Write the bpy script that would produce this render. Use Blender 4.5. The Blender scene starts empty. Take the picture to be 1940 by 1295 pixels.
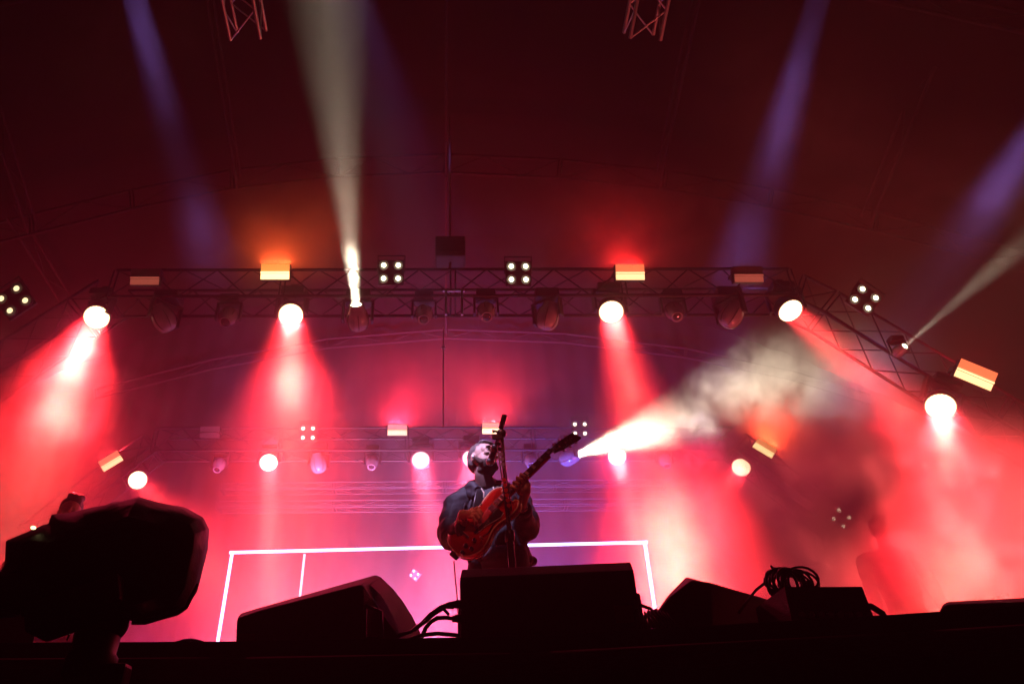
import bpy, bmesh, math, random
from mathutils import Vector, Matrix, Quaternion, noise
random.seed(4)
sc = bpy.context.scene
COL = sc.collection
V = Vector
R = math.radians

# ------------------------------------------------------------------ camera
F = 1400.; CX = 845.; CY = 647.5; PITCH = R(34); EYE = V((0, 0, 1.3))
cam = bpy.data.cameras.new('camera'); co = bpy.data.objects.new('camera', cam); COL.objects.link(co); sc.camera = co
cam.sensor_width = 36; cam.lens = F * 36 / 1940; cam.shift_x = (970 - CX) / 1940; cam.clip_end = 500; cam.clip_start = .05
co.location = EYE; co.rotation_euler = (R(90) + PITCH, 0, 0)
def ray(px, py):
    x = (px - CX) / F; y = (CY - py) / F
    return V((x, math.cos(PITCH) - y * math.sin(PITCH), math.sin(PITCH) + y * math.cos(PITCH)))
def at(px, py, Y):                       # the point of the place that stands Y metres in front of the camera
    d = ray(px, py); return EYE + d * (Y / d.y)
def atz(px, py, z):
    d = ray(px, py); return EYE + d * ((z - EYE.z) / d.z)

# ------------------------------------------------------------------ world: night
w = bpy.data.worlds.new('World'); sc.world = w; w.use_nodes = True
wn = w.node_tree
sky = wn.nodes.new('ShaderNodeTexSky'); sky.sky_type = 'NISHITA'; sky.sun_disc = False
sky.sun_elevation = R(-4); sky.sun_rotation = R(200)
wn.links.new(sky.outputs[0], wn.nodes['Background'].inputs[0]); wn.nodes['Background'].inputs[1].default_value = .002
w.cycles.sampling_method = 'NONE'
sc.view_settings.view_transform = 'Standard'; sc.view_settings.look = 'None'
sc.view_settings.exposure = 0; sc.view_settings.gamma = 1; sc.view_settings.use_curve_mapping = False
cy = sc.cycles
cy.use_denoising = True; cy.use_light_tree = True; cy.use_adaptive_sampling = False
cy.max_bounces = 5; cy.diffuse_bounces = 2; cy.glossy_bounces = 2; cy.transmission_bounces = 3; cy.volume_bounces = 0
cy.transparent_max_bounces = 16
cy.sample_clamp_indirect = 2; cy.sample_clamp_direct = 0
cy.volume_step_rate = 3.0; cy.volume_max_steps = 96

# ------------------------------------------------------------------ materials
def mat(name, c, rough=.6, metal=0., var=.25, scale=9., bump=.0, bscale=40., coat=0., spec=.5):
    m = bpy.data.materials.new(name); m.use_nodes = True; nt = m.node_tree; b = nt.nodes['Principled BSDF']
    b.inputs['Metallic'].default_value = metal; b.inputs['Coat Weight'].default_value = coat
    b.inputs['Specular IOR Level'].default_value = spec
    tc = nt.nodes.new('ShaderNodeTexCoord'); n = nt.nodes.new('ShaderNodeTexNoise')
    n.inputs['Scale'].default_value = scale; n.inputs['Detail'].default_value = 6
    nt.links.new(tc.outputs['Object'], n.inputs['Vector'])
    r = nt.nodes.new('ShaderNodeMapRange'); r.inputs['To Min'].default_value = 1 - var; r.inputs['To Max'].default_value = 1 + var
    nt.links.new(n.outputs['Fac'], r.inputs['Value'])
    mx = nt.nodes.new('ShaderNodeVectorMath'); mx.operation = 'SCALE'; mx.inputs[0].default_value = c
    nt.links.new(r.outputs[0], mx.inputs['Scale']); nt.links.new(mx.outputs[0], b.inputs['Base Color'])
    r2 = nt.nodes.new('ShaderNodeMapRange'); r2.inputs['To Min'].default_value = max(.03, rough - .15 * var * 2); r2.inputs['To Max'].default_value = min(1, rough + .15 * var * 2)
    nt.links.new(n.outputs['Fac'], r2.inputs['Value']); nt.links.new(r2.outputs[0], b.inputs['Roughness'])
    if bump:
        n2 = nt.nodes.new('ShaderNodeTexNoise'); n2.inputs['Scale'].default_value = bscale; n2.inputs['Detail'].default_value = 5
        nt.links.new(tc.outputs['Object'], n2.inputs['Vector'])
        bp = nt.nodes.new('ShaderNodeBump'); bp.inputs['Strength'].default_value = bump; bp.inputs['Distance'].default_value = .01
        nt.links.new(n2.outputs['Fac'], bp.inputs['Height']); nt.links.new(bp.outputs[0], b.inputs['Normal'])
    return m
def emit(name, c, s, sample=False):
    m = mat(name, (.3, .3, .3), .4); b = m.node_tree.nodes['Principled BSDF']
    b.inputs['Emission Color'].default_value = (*c, 1); b.inputs['Emission Strength'].default_value = s
    m.cycles.emission_sampling = 'FRONT_BACK' if sample else 'NONE'
    return m
def volume(name, dens, col=(.95, .95, .95), g=.25):
    m = bpy.data.materials.new(name); m.use_nodes = True; nt = m.node_tree; nt.nodes.clear()
    o = nt.nodes.new('ShaderNodeOutputMaterial'); v = nt.nodes.new('ShaderNodeVolumePrincipled')
    v.inputs['Density'].default_value = dens; v.inputs['Color'].default_value = (*col, 1); v.inputs['Anisotropy'].default_value = g
    nt.links.new(v.outputs[0], o.inputs['Volume']); return m, nt, v

M = dict(
    alu=mat('aluminium', (.55, .55, .57), .35, .9, .15, 3), black_metal=mat('black_powder_coat', (.03, .03, .032), .45, 0, .3, 20),
    black_plastic=mat('black_plastic', (.02, .02, .022), .35), gloss_shell=mat('glossy_grey_shell', (.25, .24, .28), .18, 0, .1, 6, coat=.6),
    lens=mat('dark_lens_glass', (.02, .02, .03), .06, 0, .05, 5, coat=1), dead_panel=mat('unlit_panel', (.10, .08, .08), .3, 0, .2, 12),
    deck=mat('stage_deck_black', (.02, .02, .02), .75, 0, .5, 3, .3, 60), skirt=mat('black_skirt_cloth', (.012, .012, .012), .9, 0, .4, 8, .4, 30),
    drape=mat('back_drape_cloth', (.014, .012, .013), .95, 0, .25, 2, .3, 10, spec=.05), roof=mat('roof_fabric', (.008, .005, .006), .95, 0, .4, .8, .2, 6, spec=.04),
    slim=mat('grey_truss_tube', (.03, .026, .03), .6, .2, .3, 4), truss_black=mat('black_truss_tube', (.02, .018, .02), .5, 0, .3, 4, spec=.3), roof_steel=mat('dark_roof_steel', (.016, .012, .014), .8, 0, .3, 4, spec=.12),
    ground=mat('trampled_ground', (.04, .035, .03), .95, 0, .5, 1.2, .6, 8), cab=mat('textured_black_paint', (.05, .043, .045), .7, 0, .3, 30, .5, 220),
    grille=mat('black_grille', (.02, .02, .02), .5, .4, .2, 80, .5, 300), cable=mat('black_rubber', (.015, .015, .015), .4),
    cover=mat('black_rain_cover', (.006, .005, .006), .6, 0, .5, 5, .5, 18, spec=.25), skin=mat('skin', (.52, .33, .25), .5, 0, .12, 14, .15, 160),
    hair=mat('short_fair_hair', (.13, .10, .09), .7, 0, .45, 60, .45, 240, spec=.3), dark_hair=mat('dark_hair', (.03, .02, .018), .4, 0, .5, 40, .8, 120),
    shaded_neck_skin=mat('chin_shade_neck_skin', (.13, .07, .055), .7, 0, .3, 60, .15, 240), beard=mat('brown_beard', (.055, .034, .026), .85, 0, .5, 80, .35, 260, spec=.2), jacket=mat('black_jacket_cloth', (.016, .015, .022), .7, 0, .35, 7, .8, 13),  # neck colour darkened to hold the shade under chin and beard
    lining=mat('grey_shirt_cloth', (.07, .07, .09), .8, 0, .2, 20, .3, 60), trousers=mat('dark_trousers', (.02, .02, .025), .8),
    cord=mat('cream_cord', (.6, .5, .38), .7), cherry=mat('cherry_red_lacquer', (.42, .018, .010), .16, 0, .2, 6, coat=1.),
    binding=mat('cream_binding', (.9, .7, .42), .35), rosewood=mat('dark_rosewood', (.05, .025, .022), .4), pearl=mat('pearl_inlay', (.75, .72, .7), .2),
    chrome=mat('chrome', (.8, .8, .8), .12, 1., .05), ebony=mat('black_headstock', (.015, .015, .015), .15, coat=1), string=mat('steel_string', (.7, .7, .7), .25, 1.),
    pick=mat('pale_plectrum', (.25, .3, .5), .35), redpick=mat('red_plectrum', (.55, .04, .03), .35), eye=mat('eye', (.03, .02, .02), .2), lip=mat('lip', (.36, .14, .12), .5),
    tape=mat('white_tape', (.5, .5, .5), .7), steel=mat('zinc_steel', (.35, .35, .36), .4, .8), tshirt=mat('black_tshirt', (.02, .02, .02), .9),
    bass=mat('dark_bass_body', (.08, .03, .03), .3), maple=mat('maple_neck', (.4, .26, .14), .4), red_cloth=mat('dark_red_cloth', (.16, .02, .03), .8),
    led_hot=emit('led_cells_full', (1, .74, .42), 5.), led_warm=emit('led_cells_dim', (1, .72, .42), 2.6),
    led_face=emit('led_face_glow', (1, .62, .30), 1.6), led_face_dim=emit('led_face_glow_dim', (1, .3, .2), .5),
    bulb=emit('tungsten_bulb', (1, .86, .55), 7.), bulb_far=emit('tungsten_bulb_far', (1, .8, .6), 6),
    bulb_dim=emit('tungsten_bulb_low', (1, .78, .42), 1.7),
    tube_white=emit('led_tube', (.50, .50, 1.), 4., True), thin_tube=emit('thin_led_tube', (1., .75, 1.), 1.6, False),
    pl_orange=emit('strobe_plate_orange', (1, .34, .06), 1.25, False), tb_orange=emit('strobe_tube_orange', (1, .70, .28), 3, False),
    pl_red=emit('strobe_plate_red', (1, .20, .07), 1.15, False), tb_red=emit('strobe_tube_red', (1, .55, .25), 2.2, False),
    pl_low=emit('strobe_plate_low', (1, .2, .12), .30, False), cream_hot=emit('beam_lens_cream', (1, .9, .55), 12), tally=emit('tally_lamp', (1, .8, .35), 3),
)

# ------------------------------------------------------------------ mesh helpers
class MB:
    def __init__(s): s.v = []; s.f = []; s.sm = []
    def add(s, vs, fs, smooth=False, mx=None):
        o = len(s.v); s.v += [(mx @ V(p)) if mx else V(p) for p in vs]; s.f += [tuple(i + o for i in f) for f in fs]; s.sm += [smooth] * len(fs); return s
    def box(s, lo, hi, mx=None, bev=0.):
        (a, b, c), (d, e, g) = lo, hi
        if bev <= 0:
            vs = [(x, y, z) for x in (a, d) for y in (b, e) for z in (c, g)]
            return s.add(vs, [(0, 1, 3, 2), (4, 6, 7, 5), (0, 4, 5, 1), (2, 3, 7, 6), (0, 2, 6, 4), (1, 5, 7, 3)], False, mx)
        bm = bmesh.new(); bmesh.ops.create_cube(bm, size=1)
        for q in bm.verts: q.co = V(((a + d) / 2 + q.co.x * (d - a), (b + e) / 2 + q.co.y * (e - b), (c + g) / 2 + q.co.z * (g - c)))
        bmesh.ops.bevel(bm, geom=bm.edges[:], offset=bev, segments=2, affect='EDGES', profile=.6)
        bm.verts.index_update(); s.add([q.co.copy() for q in bm.verts], [[q.index for q in f.verts] for f in bm.faces], False, mx); bm.free(); return s
    def tube(s, p, r, n=10, cap=True, mx=None):          # path of points, radius or list of radii
        p = [V(q) for q in p]; rr = r if isinstance(r, (list, tuple)) else [r] * len(p)
        vs = []; fs = []; up = None
        for i, q in enumerate(p):
            t = (p[min(i + 1, len(p) - 1)] - p[max(i - 1, 0)]).normalized()
            if up is None:
                up = t.orthogonal().normalized()
            up = (up - t * up.dot(t)).normalized(); sd = t.cross(up)
            e = rr[i] if isinstance(rr[i], tuple) else (rr[i], rr[i])
            vs += [q + up * math.cos(2 * math.pi * k / n) * e[0] + sd * math.sin(2 * math.pi * k / n) * e[1] for k in range(n)]
        for i in range(len(p) - 1):
            for k in range(n): fs.append((i * n + k, i * n + (k + 1) % n, (i + 1) * n + (k + 1) % n, (i + 1) * n + k))
        if cap: fs += [tuple(range(n))[::-1], tuple(range((len(p) - 1) * n, len(p) * n))]
        return s.add(vs, fs, True, mx)
    def lathe(s, prof, n=24, mx=None, smooth=True):       # (r, z) profile about z
        vs = []; fs = []
        for r, z in prof: vs += [(max(r, 1e-5) * math.cos(2 * math.pi * k / n), max(r, 1e-5) * math.sin(2 * math.pi * k / n), z) for k in range(n)]
        for i in range(len(prof) - 1):
            for k in range(n): fs.append((i * n + k, i * n + (k + 1) % n, (i + 1) * n + (k + 1) % n, (i + 1) * n + k))
        fs += [tuple(range(n))[::-1], tuple(range((len(prof) - 1) * n, len(prof) * n))]
        return s.add(vs, fs, smooth, mx)
    def ball(s, c, r, n=16, m=10, mx=None, rot=None):
        r = r if isinstance(r, (tuple, list)) else (r, r, r); vs = []; fs = []
        for j in range(m + 1):
            t = math.pi * j / m
            for k in range(n):
                q = V((r[0] * max(math.sin(t), 1e-4) * math.cos(2 * math.pi * k / n), r[1] * max(math.sin(t), 1e-4) * math.sin(2 * math.pi * k / n), r[2] * math.cos(t)))
                if rot: q = rot @ q
                vs.append(q + V(c))
        for j in range(m):
            for k in range(n): fs.append((j * n + k, (j + 1) * n + k, (j + 1) * n + (k + 1) % n, j * n + (k + 1) % n))
        fs += [tuple(range(n)), tuple(range(m * n, m * n + n))[::-1]]
        return s.add(vs, fs, True, mx)
    def limb(s, a, b, ra, rb, n=12, k=1.):               # capsule-like tapered limb for remeshing
        a, b = V(a), V(b); s.tube([a, a.lerp(b, .5), b], [ra, (ra + rb) / 2 * k, rb], n); s.ball(a, ra, 12, 8); s.ball(b, rb, 12, 8); return s
    def prism(s, poly, z0, z1, mx=None, smooth=False):    # outline in xy extruded in z
        n = len(poly); vs = [(x, y, z0) for x, y in poly] + [(x, y, z1) for x, y in poly]
        fs = [(i, (i + 1) % n, n + (i + 1) % n, n + i) for i in range(n)] + [tuple(range(n))[::-1], tuple(range(n, 2 * n))]
        return s.add(vs, fs, smooth, mx)
    def mesh(s, name, m, fix=False):
        me = bpy.data.meshes.new(name); me.from_pydata([tuple(q) for q in s.v], [], s.f); me.materials.append(m)
        me.polygons.foreach_set('use_smooth', s.sm); me.update()
        bm = bmesh.new(); bm.from_mesh(me); bmesh.ops.recalc_face_normals(bm, faces=bm.faces); bm.to_mesh(me); bm.free()
        return me
    def build(s, name, m, parent=None, mx=None):
        o = bpy.data.objects.new(name, s.mesh(name, m)); COL.objects.link(o)
        if parent: o.parent = parent
        if mx is not None: o.matrix_local = mx
        return o
def thing(name, label, cat, loc=(0, 0, 0), group=None, mx=None):
    o = bpy.data.objects.new(name, None); COL.objects.link(o); o.empty_display_size = .1
    o.matrix_world = mx if mx is not None else Matrix.Translation(loc)
    return tag(o, label, cat, group)
def tag(o, label, cat, group=None):
    o['label'] = label; o['category'] = cat
    if group: o['group'] = group
    return o
def struct(o, kind='structure'):
    o['kind'] = kind; return o
def copy_tree(o, parent=None):
    c = o.copy(); COL.objects.link(c); c.parent = parent
    if o.type == 'LIGHT': c.data = o.data.copy()
    for ch in list(o.children): copy_tree(ch, c)
    return c
def child(o, name):
    for c in o.children:
        if c.name.split('.')[0] == name: return c
def aimq(d, up=V((0, 0, 1))):                            # rotation that turns local -Z to d
    return V(d).to_track_quat('-Z', 'Y')
def remesh(o, vox, smooth=4, tex=None, amp=0., tsize=.1):
    m = o.modifiers.new('remesh', 'REMESH'); m.mode = 'VOXEL'; m.voxel_size = vox; m.use_smooth_shade = True
    s = o.modifiers.new('smooth', 'SMOOTH'); s.factor = .5; s.iterations = smooth
    if amp:
        t = bpy.data.textures.new(o.name + '_folds', 'CLOUDS'); t.noise_scale = tsize; t.noise_depth = 2
        d = o.modifiers.new('folds', 'DISPLACE'); d.texture = t; d.strength = amp; d.mid_level = .5; d.texture_coords = 'LOCAL'
    return o
UNIT = {}
def rod(name, parent, p0, p1, r, m, n=8):                # a straight rod that shares one unit mesh
    k = (m.name, n)
    if k not in UNIT: UNIT[k] = MB().tube([(0, 0, 0), (0, 0, 1)], 1., n).mesh('rod', m)
    o = bpy.data.objects.new(name, UNIT[k]); COL.objects.link(o); o.parent = parent
    p0, p1 = V(p0), V(p1); d = p1 - p0
    o.matrix_local = Matrix.Translation(p0) @ d.to_track_quat('Z', 'Y').to_matrix().to_4x4() @ Matrix.Diagonal((r, r, d.length, 1))
    return o

# ------------------------------------------------------------------ setting
STAGE = 1.75
struct(MB().box((-40, -14, -.3), (40, 30, 0)).build('ground', M['ground']))
eL = atz(-400, 1219, STAGE); e0 = atz(440, 1214, STAGE); e1 = atz(1000, 1204, STAGE); e2 = atz(1700, 1163, STAGE); e3 = atz(2300, 1120, STAGE)
edge = [(-14, eL.y + .02)] + [(p.x, p.y) for p in (eL, e0, e1, e2, e3)] + [(14, e3.y - .1)]
struct(MB().prism(edge + [(14, 19), (-14, 19)], STAGE - .09, STAGE).build('stage_floor', M['deck']))
# black skirt with folds under the lip of the stage
sk = MB(); pts = []
for i in range(len(edge) - 1):
    a, b = V(edge[i]), V(edge[i + 1]); n = max(2, int((b - a).length / .04))
    for k in range(n):
        q = a.lerp(b, k / n); pts.append((q.x, q.y + .03 + .012 * math.sin(q.x * 23) + .008 * math.sin(q.x * 57 + 1)))
n = len(pts)
sk.add([(x, y, 0.) for x, y in pts] + [(x, y, STAGE - .09) for x, y in pts] + [(x, y + .02, 0.) for x, y in pts] + [(x, y + .02, STAGE - .09) for x, y in pts],
       [(i, i + 1, n + i + 1, n + i) for i in range(n - 1)] + [(2 * n + i, 3 * n + i, 3 * n + i + 1, 2 * n + i + 1) for i in range(n - 1)], True)
tag(sk.build('stage_skirt', M['skirt']), 'black cloth skirt hanging under the front edge of the stage', 'skirt')
lip = MB()
for i in range(1, len(edge) - 2):
    a, b = V((*edge[i], STAGE - .045)), V((*edge[i + 1], STAGE - .045)); lip.tube([a - V((0, .012, .01)), b - V((0, .012, .01))], .012, 6)
tag(lip.build('edge_trim', M['tshirt']), 'dark metal trim strip along the front edge of the stage', 'trim')
# pleated back drape and side drapes
def drape(name, a, b, z0, z1, m, amp=.035, step=.11):
    a, b = V(a), V(b); L = (b - a).length; n = int(L / step); nr = V((-(b - a).y, (b - a).x)).normalized(); p = []
    for k in range(n + 1):
        q = a.lerp(b, k / n) + nr * (amp * math.sin(k * 1.15) + .03 * math.sin(k * .37)); p.append((q.x, q.y))
    n = len(p); mb = MB()
    for off in (0, .03):
        mb.add([(x + nr.x * off, y + nr.y * off, z0) for x, y in p] + [(x + nr.x * off, y + nr.y * off, z1) for x, y in p], [(i, i + 1, n + i + 1, n + i) for i in range(n - 1)], True)
    return mb.build(name, m)
tag(drape('back_drape', (-14, 17.2), (16, 17.2), STAGE, 15, M['drape']), 'tall dark pleated drape closing the back of the stage', 'drape')
tag(drape('side_drape', (-13.5, 5), (-13.5, 17), STAGE, 14, M['roof']), 'black drape hanging along the left wing of the stage', 'drape')
tag(drape('side_drape', (15.5, 5), (15.5, 17), STAGE, 14, M['roof']), 'black drape hanging along the right wing of the stage', 'drape')
# roof skin: a low barrel vault over the arches
def vault(x, Y): return at(845, 300, 11).z + 1.1 - .028 * x * x + .06 * (Y - 11)
rf = MB(); nx, ny = 40, 14; g = []
for th in (0, .05):
    vs = [(-16 + 33 * i / nx, 1.5 + 17.5 * j / ny, vault(-16 + 33 * i / nx, 1.5 + 17.5 * j / ny) + th + .06 * math.sin(j * math.pi / 2)) for j in range(ny + 1) for i in range(nx + 1)]
    rf.add(vs, [(j * (nx + 1) + i, j * (nx + 1) + i + 1, (j + 1) * (nx + 1) + i + 1, (j + 1) * (nx + 1) + i) for j in range(ny) for i in range(nx)], True)
tag(rf.build('roof_canopy', M['roof']), 'dark fabric canopy vaulted high over the stage', 'canopy')

# ------------------------------------------------------------------ trusses
def truss(label, pts, w=.5, h=.5, r=.025, rb=.011, bay=.5, group=None, m=None, ladder=False, name='truss', joins=True):
    m = m or M['truss_black']; t = thing(name, label, 'truss', pts[0], group); o0 = V(pts[0])
    for a, b in zip(pts[:-1], pts[1:]):
        a, b = V(a) - o0, V(b) - o0; d = (b - a).normalized()
        side = V((0, 1, 0)) if abs(d.y) < .7 else V((1, 0, 0)); up = side.cross(d).normalized()
        if up.z < 0 or (abs(up.z) < .01 and up.x < 0): up = -up
        side = d.cross(up).normalized()
        offs = [side * (sx * w / 2) + up * (sz * h / 2) for sx, sz in ((-1, -1), (1, -1), (1, 1), (-1, 1))] if not ladder else [up * (-h / 2), up * (h / 2)]
        for o in offs: rod('chord', t, a + o, b + o, r, m, 8)
        n = max(1, round((b - a).length / bay))
        faces = [(0, 1), (1, 2), (2, 3), (3, 0)] if not ladder else [(0, 1)]
        for i in range(n):
            p, q = a.lerp(b, i / n), a.lerp(b, (i + 1) / n)
            for k, (u, v) in enumerate(faces):
                if i % 2: u, v = v, u
                rod('brace', t, p + offs[u], q + offs[v], rb, m, 6)
        if joins:
            for i in range(0, n + 1, 5):
                p = a.lerp(b, i / n)
                for s_ in (-.035, .035):
                    for u, v in faces[:2] if not ladder else faces: rod('cross_bar', t, p + d * s_ + offs[u], p + d * s_ + offs[v], rb * 1.2, m, 6)
    return t
YF, YB = 8.8, 13.6
HY = .3
truss('long flat box truss carrying the front row of lamps', [at(225, 556, YF + .1), at(1490, 553, YF + .1)])
truss('sloping truss wing falling away at the left end of the front lamp row', [at(-150, 800, YF + .55), at(215, 566, YF + .4)])
truss('sloping truss wing falling away at the right end of the front lamp row', [at(1500, 560, YF + .4), at(1560, 590, YF + .5), at(2030, 880, YF + .55)])
truss('flat box truss carrying the rear row of lamps', [at(300, 842, YB + .1), at(1385, 840, YB + .1)])
truss('sloping truss wing under the tilted lamps at the left end of the rear row', [at(60, 1020, YB + .1), at(292, 848, YB + .1)])
truss('sloping truss wing under the tilted lamps at the right end of the rear row', [at(1394, 846, YB + .1), at(1640, 1040, YB + .1)])
truss('upper of two slim horizontal trusses low behind the singer', [at(425, 926, 15.6), at(1300, 918, 15.6)], .3, .16, .010, .005, .5, 'slim trusses behind the singer', M['slim'])
truss('lower of two slim horizontal trusses low behind the singer', [at(415, 960, 15.6), at(1290, 954, 15.6)], .3, .16, .010, .005, .5, 'slim trusses behind the singer', M['slim'])
# the two truss stubs hanging at the top of the picture
tl = truss('truss stub ending in open tube sockets above the left half of the stage', [at(424, -170, 4.1) , at(471, 68, 5.35)], .36, .36, .024, .011, .34, 'truss stubs at the top', M['alu'])
tr = truss('truss stub ending in open tube sockets above the right half of the stage', [at(1262, -170, 4.1), at(1216, 70, 5.3)], .36, .36, .024, .011, .34, 'truss stubs at the top', M['alu'])
for t in (tl, tr):
    for c in [c for c in t.children if c.name.startswith('chord')]:
        tip = c.matrix_local @ V((0, 0, 1)); d = (c.matrix_local @ V((0, 0, 1)) - c.matrix_local @ V((0, 0, 0))).normalized()
        rod('socket', t, tip - d * .02, tip + d * .09, .019, M['alu']); rod('pin', t, tip + d * .04 - V((.03, 0, 0)), tip + d * .04 + V((.03, 0, 0)), .005, M['steel'])
# roof arches, ridge and purlins
def arch(Y, label, pxs, h=.55, dark='black_metal'):
    return truss(label, [at(x, y, Y) for x, y in pxs], .4, h, .035, .014, .9, 'roof arches', M['roof_steel'], True, 'roof_arch')
arch(11, 'middle roof arch crossing above the front lamp row', [(-120, 470), (60, 425), (250, 378), (440, 340), (640, 318), (845, 310), (1060, 320), (1260, 342), (1460, 376), (1660, 420), (1960, 500)])
arch(17, 'rear roof arch seen just below the front lamp row', [(180, 745), (400, 690), (620, 650), (845, 632), (1070, 640), (1300, 668), (1500, 710), (1650, 755)], .3)
arch(6.6, 'front roof arch crossing high above the stage', [(-300, 60), (100, -30), (500, -90), (845, -105), (1200, -90), (1600, -30), (2200, 100)])
def purl(label, a, b, x=0): return truss(label, [a, b], .3, .4, .03, .012, .8, 'roof purlins', M['roof_steel'], True, 'roof_purlin', joins=False)
purl('ridge purlin running down the middle of the roof', at(845, -60, 6.6), at(845, 318, 11)); purl('ridge purlin behind the middle arch', at(845, 322, 11), at(845, 620, 17))
purl('purlin on the left half of the roof', at(388, -60, 6.6), at(452, 345, 11)); purl('purlin on the right half of the roof', at(1330, -60, 6.6), at(1245, 345, 11))
purl('purlin at the outer left of the roof', at(-30, 150, 8), at(60, 430, 11)); purl('purlin at the outer right of the roof', at(1760, 120, 8), at(1640, 420, 11))
purl('leaning purlin above the left wing truss', at(20, 400, 10.6), at(150, 610, 14))
# hoist motor, mast and cable tray in the middle of the front truss
t = thing('chain_hoist', 'dark chain hoist box above the middle of the front truss', 'hoist', at(853, 480, 9))
MB().box((-.24, -.18, -.2), (.24, .18, .22), bev=.03).build('body', M['black_metal'], t)
MB().box((-.15, -.19, -.12), (.15, -.181, .1)).build('cover_plate', M['black_plastic'], t)
rod('chain', t, (0, 0, .2), (0, 0, 3.3), .02, M['steel']); rod('hook_bar', t, (0, 0, -.42), (0, 0, -.18), .02, M['steel'])
t = thing('motor_bracket', 'pair of pale upright bracket plates in the middle of the front truss', 'bracket', at(860, 575, 8.5))
for x in (-.115, .115): MB().box((x - .018, -.02, -.2), (x + .018, .02, .26)).build('plate', M['alu'], t)
MB().box((-.16, -.015, .22), (.16, .015, .25)).build('cross_plate', M['alu'], t)
t = thing('centre_cable', 'thin hanging cable with a small pulley below the front truss', 'cable', at(840, 620, 12))
rod('rope', t, (0, 0, 0), (0, 0, -2.2), .012, M['steel']); MB().box((-.04, -.02, -.5), (.04, .02, -.45)).build('pulley', M['alu'], t)

# ------------------------------------------------------------------ light fixtures
KW = .27; KH = 14.; KL = 1.4; KS = .31
def wash_proto():
    t = thing('wash_light', '', 'wash light')
    b = MB().box((-.17, -.13, .30), (.17, .13, .42), bev=.02)
    b.build('base', M['black_plastic'], t)
    MB().box((-.05, -.03, .42), (.05, .03, .52)).build('clamp', M['black_metal'], t)
    y = MB(); y.box((-.26, -.045, .27), (.26, .045, .31)); y.box((-.26, -.05, -.06), (-.225, .05, .3)); y.box((.225, -.05, -.06), (.26, .05, .3)); y.build('yoke', M['black_plastic'], t)
    h = MB().lathe([(.09, .14), (.15, .12), (.19, .04), (.198, -.05), (.198, -.095), (.186, -.10), (.182, -.085), (.0, -.085)], 32).build('head', M['black_plastic'], t)
    f = MB().lathe([(.176, -.089), (.176, -.093), (0, -.093)], 32, smooth=False).build('led_face', M['led_face'], h)
    c = MB(); k = 0
    for ring, (rad, num) in enumerate(((0, 1), (.04, 6), (.08, 12), (.12, 18), (.156, 24))):
        for i in range(num):
            a = 2 * math.pi * i / num + ring * .2
            c.lathe([(.0165, -.0935), (.015, -.104), (.008, -.108)], 8, Matrix.Translation((rad * math.cos(a), rad * math.sin(a), 0)))
    c.build('led_lens_array', M['led_hot'], h)
    return t, h
def add_light(parent, kind, col, W, spread, r, off, blend=1., g=None):
    l = bpy.data.lights.new('lamp_beam', 'AREA' if kind == 'A' else 'SPOT')
    if kind == 'A': l.shape = 'DISK'; l.size = 2 * r; l.spread = R(spread)
    else: l.spot_size = R(spread); l.spot_blend = blend; l.shadow_soft_size = r
    l.energy = W * KW; l.color = col
    o = bpy.data.objects.new('lamp_beam', l); COL.objects.link(o); o.parent = parent; o.location = (0, 0, off); return o
WP, WH = wash_proto()
wused = [False]
RED = (1, .026, .034)
def place_wash(px, py, Y, tx, ty, TY, label, W=700, spread=22, col=RED, dim=False, roll=0, core=.07, scale=1., group='wash lights'):
    if not wused[0]: t = WP; wused[0] = True
    else: t = copy_tree(WP)
    h = child(t, 'head')
    for l in [c for c in h.children if c.type == 'LIGHT']: bpy.data.objects.remove(l)
    lens = at(px, py, Y); d = (at(tx, ty, TY) - lens).normalized(); piv = lens - d * .1 * scale
    t.matrix_world = Matrix.Translation(piv) @ Matrix.Rotation(R(roll), 4, 'Y') @ Matrix.Scale(scale, 4)
    tag(t, label, 'wash light', group)
    dl = (t.matrix_world.to_3x3().inverted() @ d).normalized(); h.rotation_mode = 'QUATERNION'; h.rotation_quaternion = aimq(dl)
    child(t, 'yoke').rotation_euler = (0, 0, math.atan2(-dl.x, -dl.y) if abs(dl.x) + abs(dl.y) > .05 else 0)
    if dim:
        for c in list(h.children):
            if c.name.startswith('led_lens'): c.data = c.data.copy(); c.data.materials[0] = M['led_warm']
            if c.name.startswith('led_face'): c.data = c.data.copy(); c.data.materials[0] = M['led_face_dim']
    l = add_light(h, 'A', col, W * .8, spread * 1.25, .165 * scale, -.125)
    add_light(h, 'S', (1, .03, .10), W * KH * (.05 if Y < 10 else .5), 80, .0, -.122)
    add_light(h, 'A', (1, .42, .26), W * core * (1 if Y < 10 else .5), spread * .62, .12 * scale, -.128)
    return t
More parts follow.
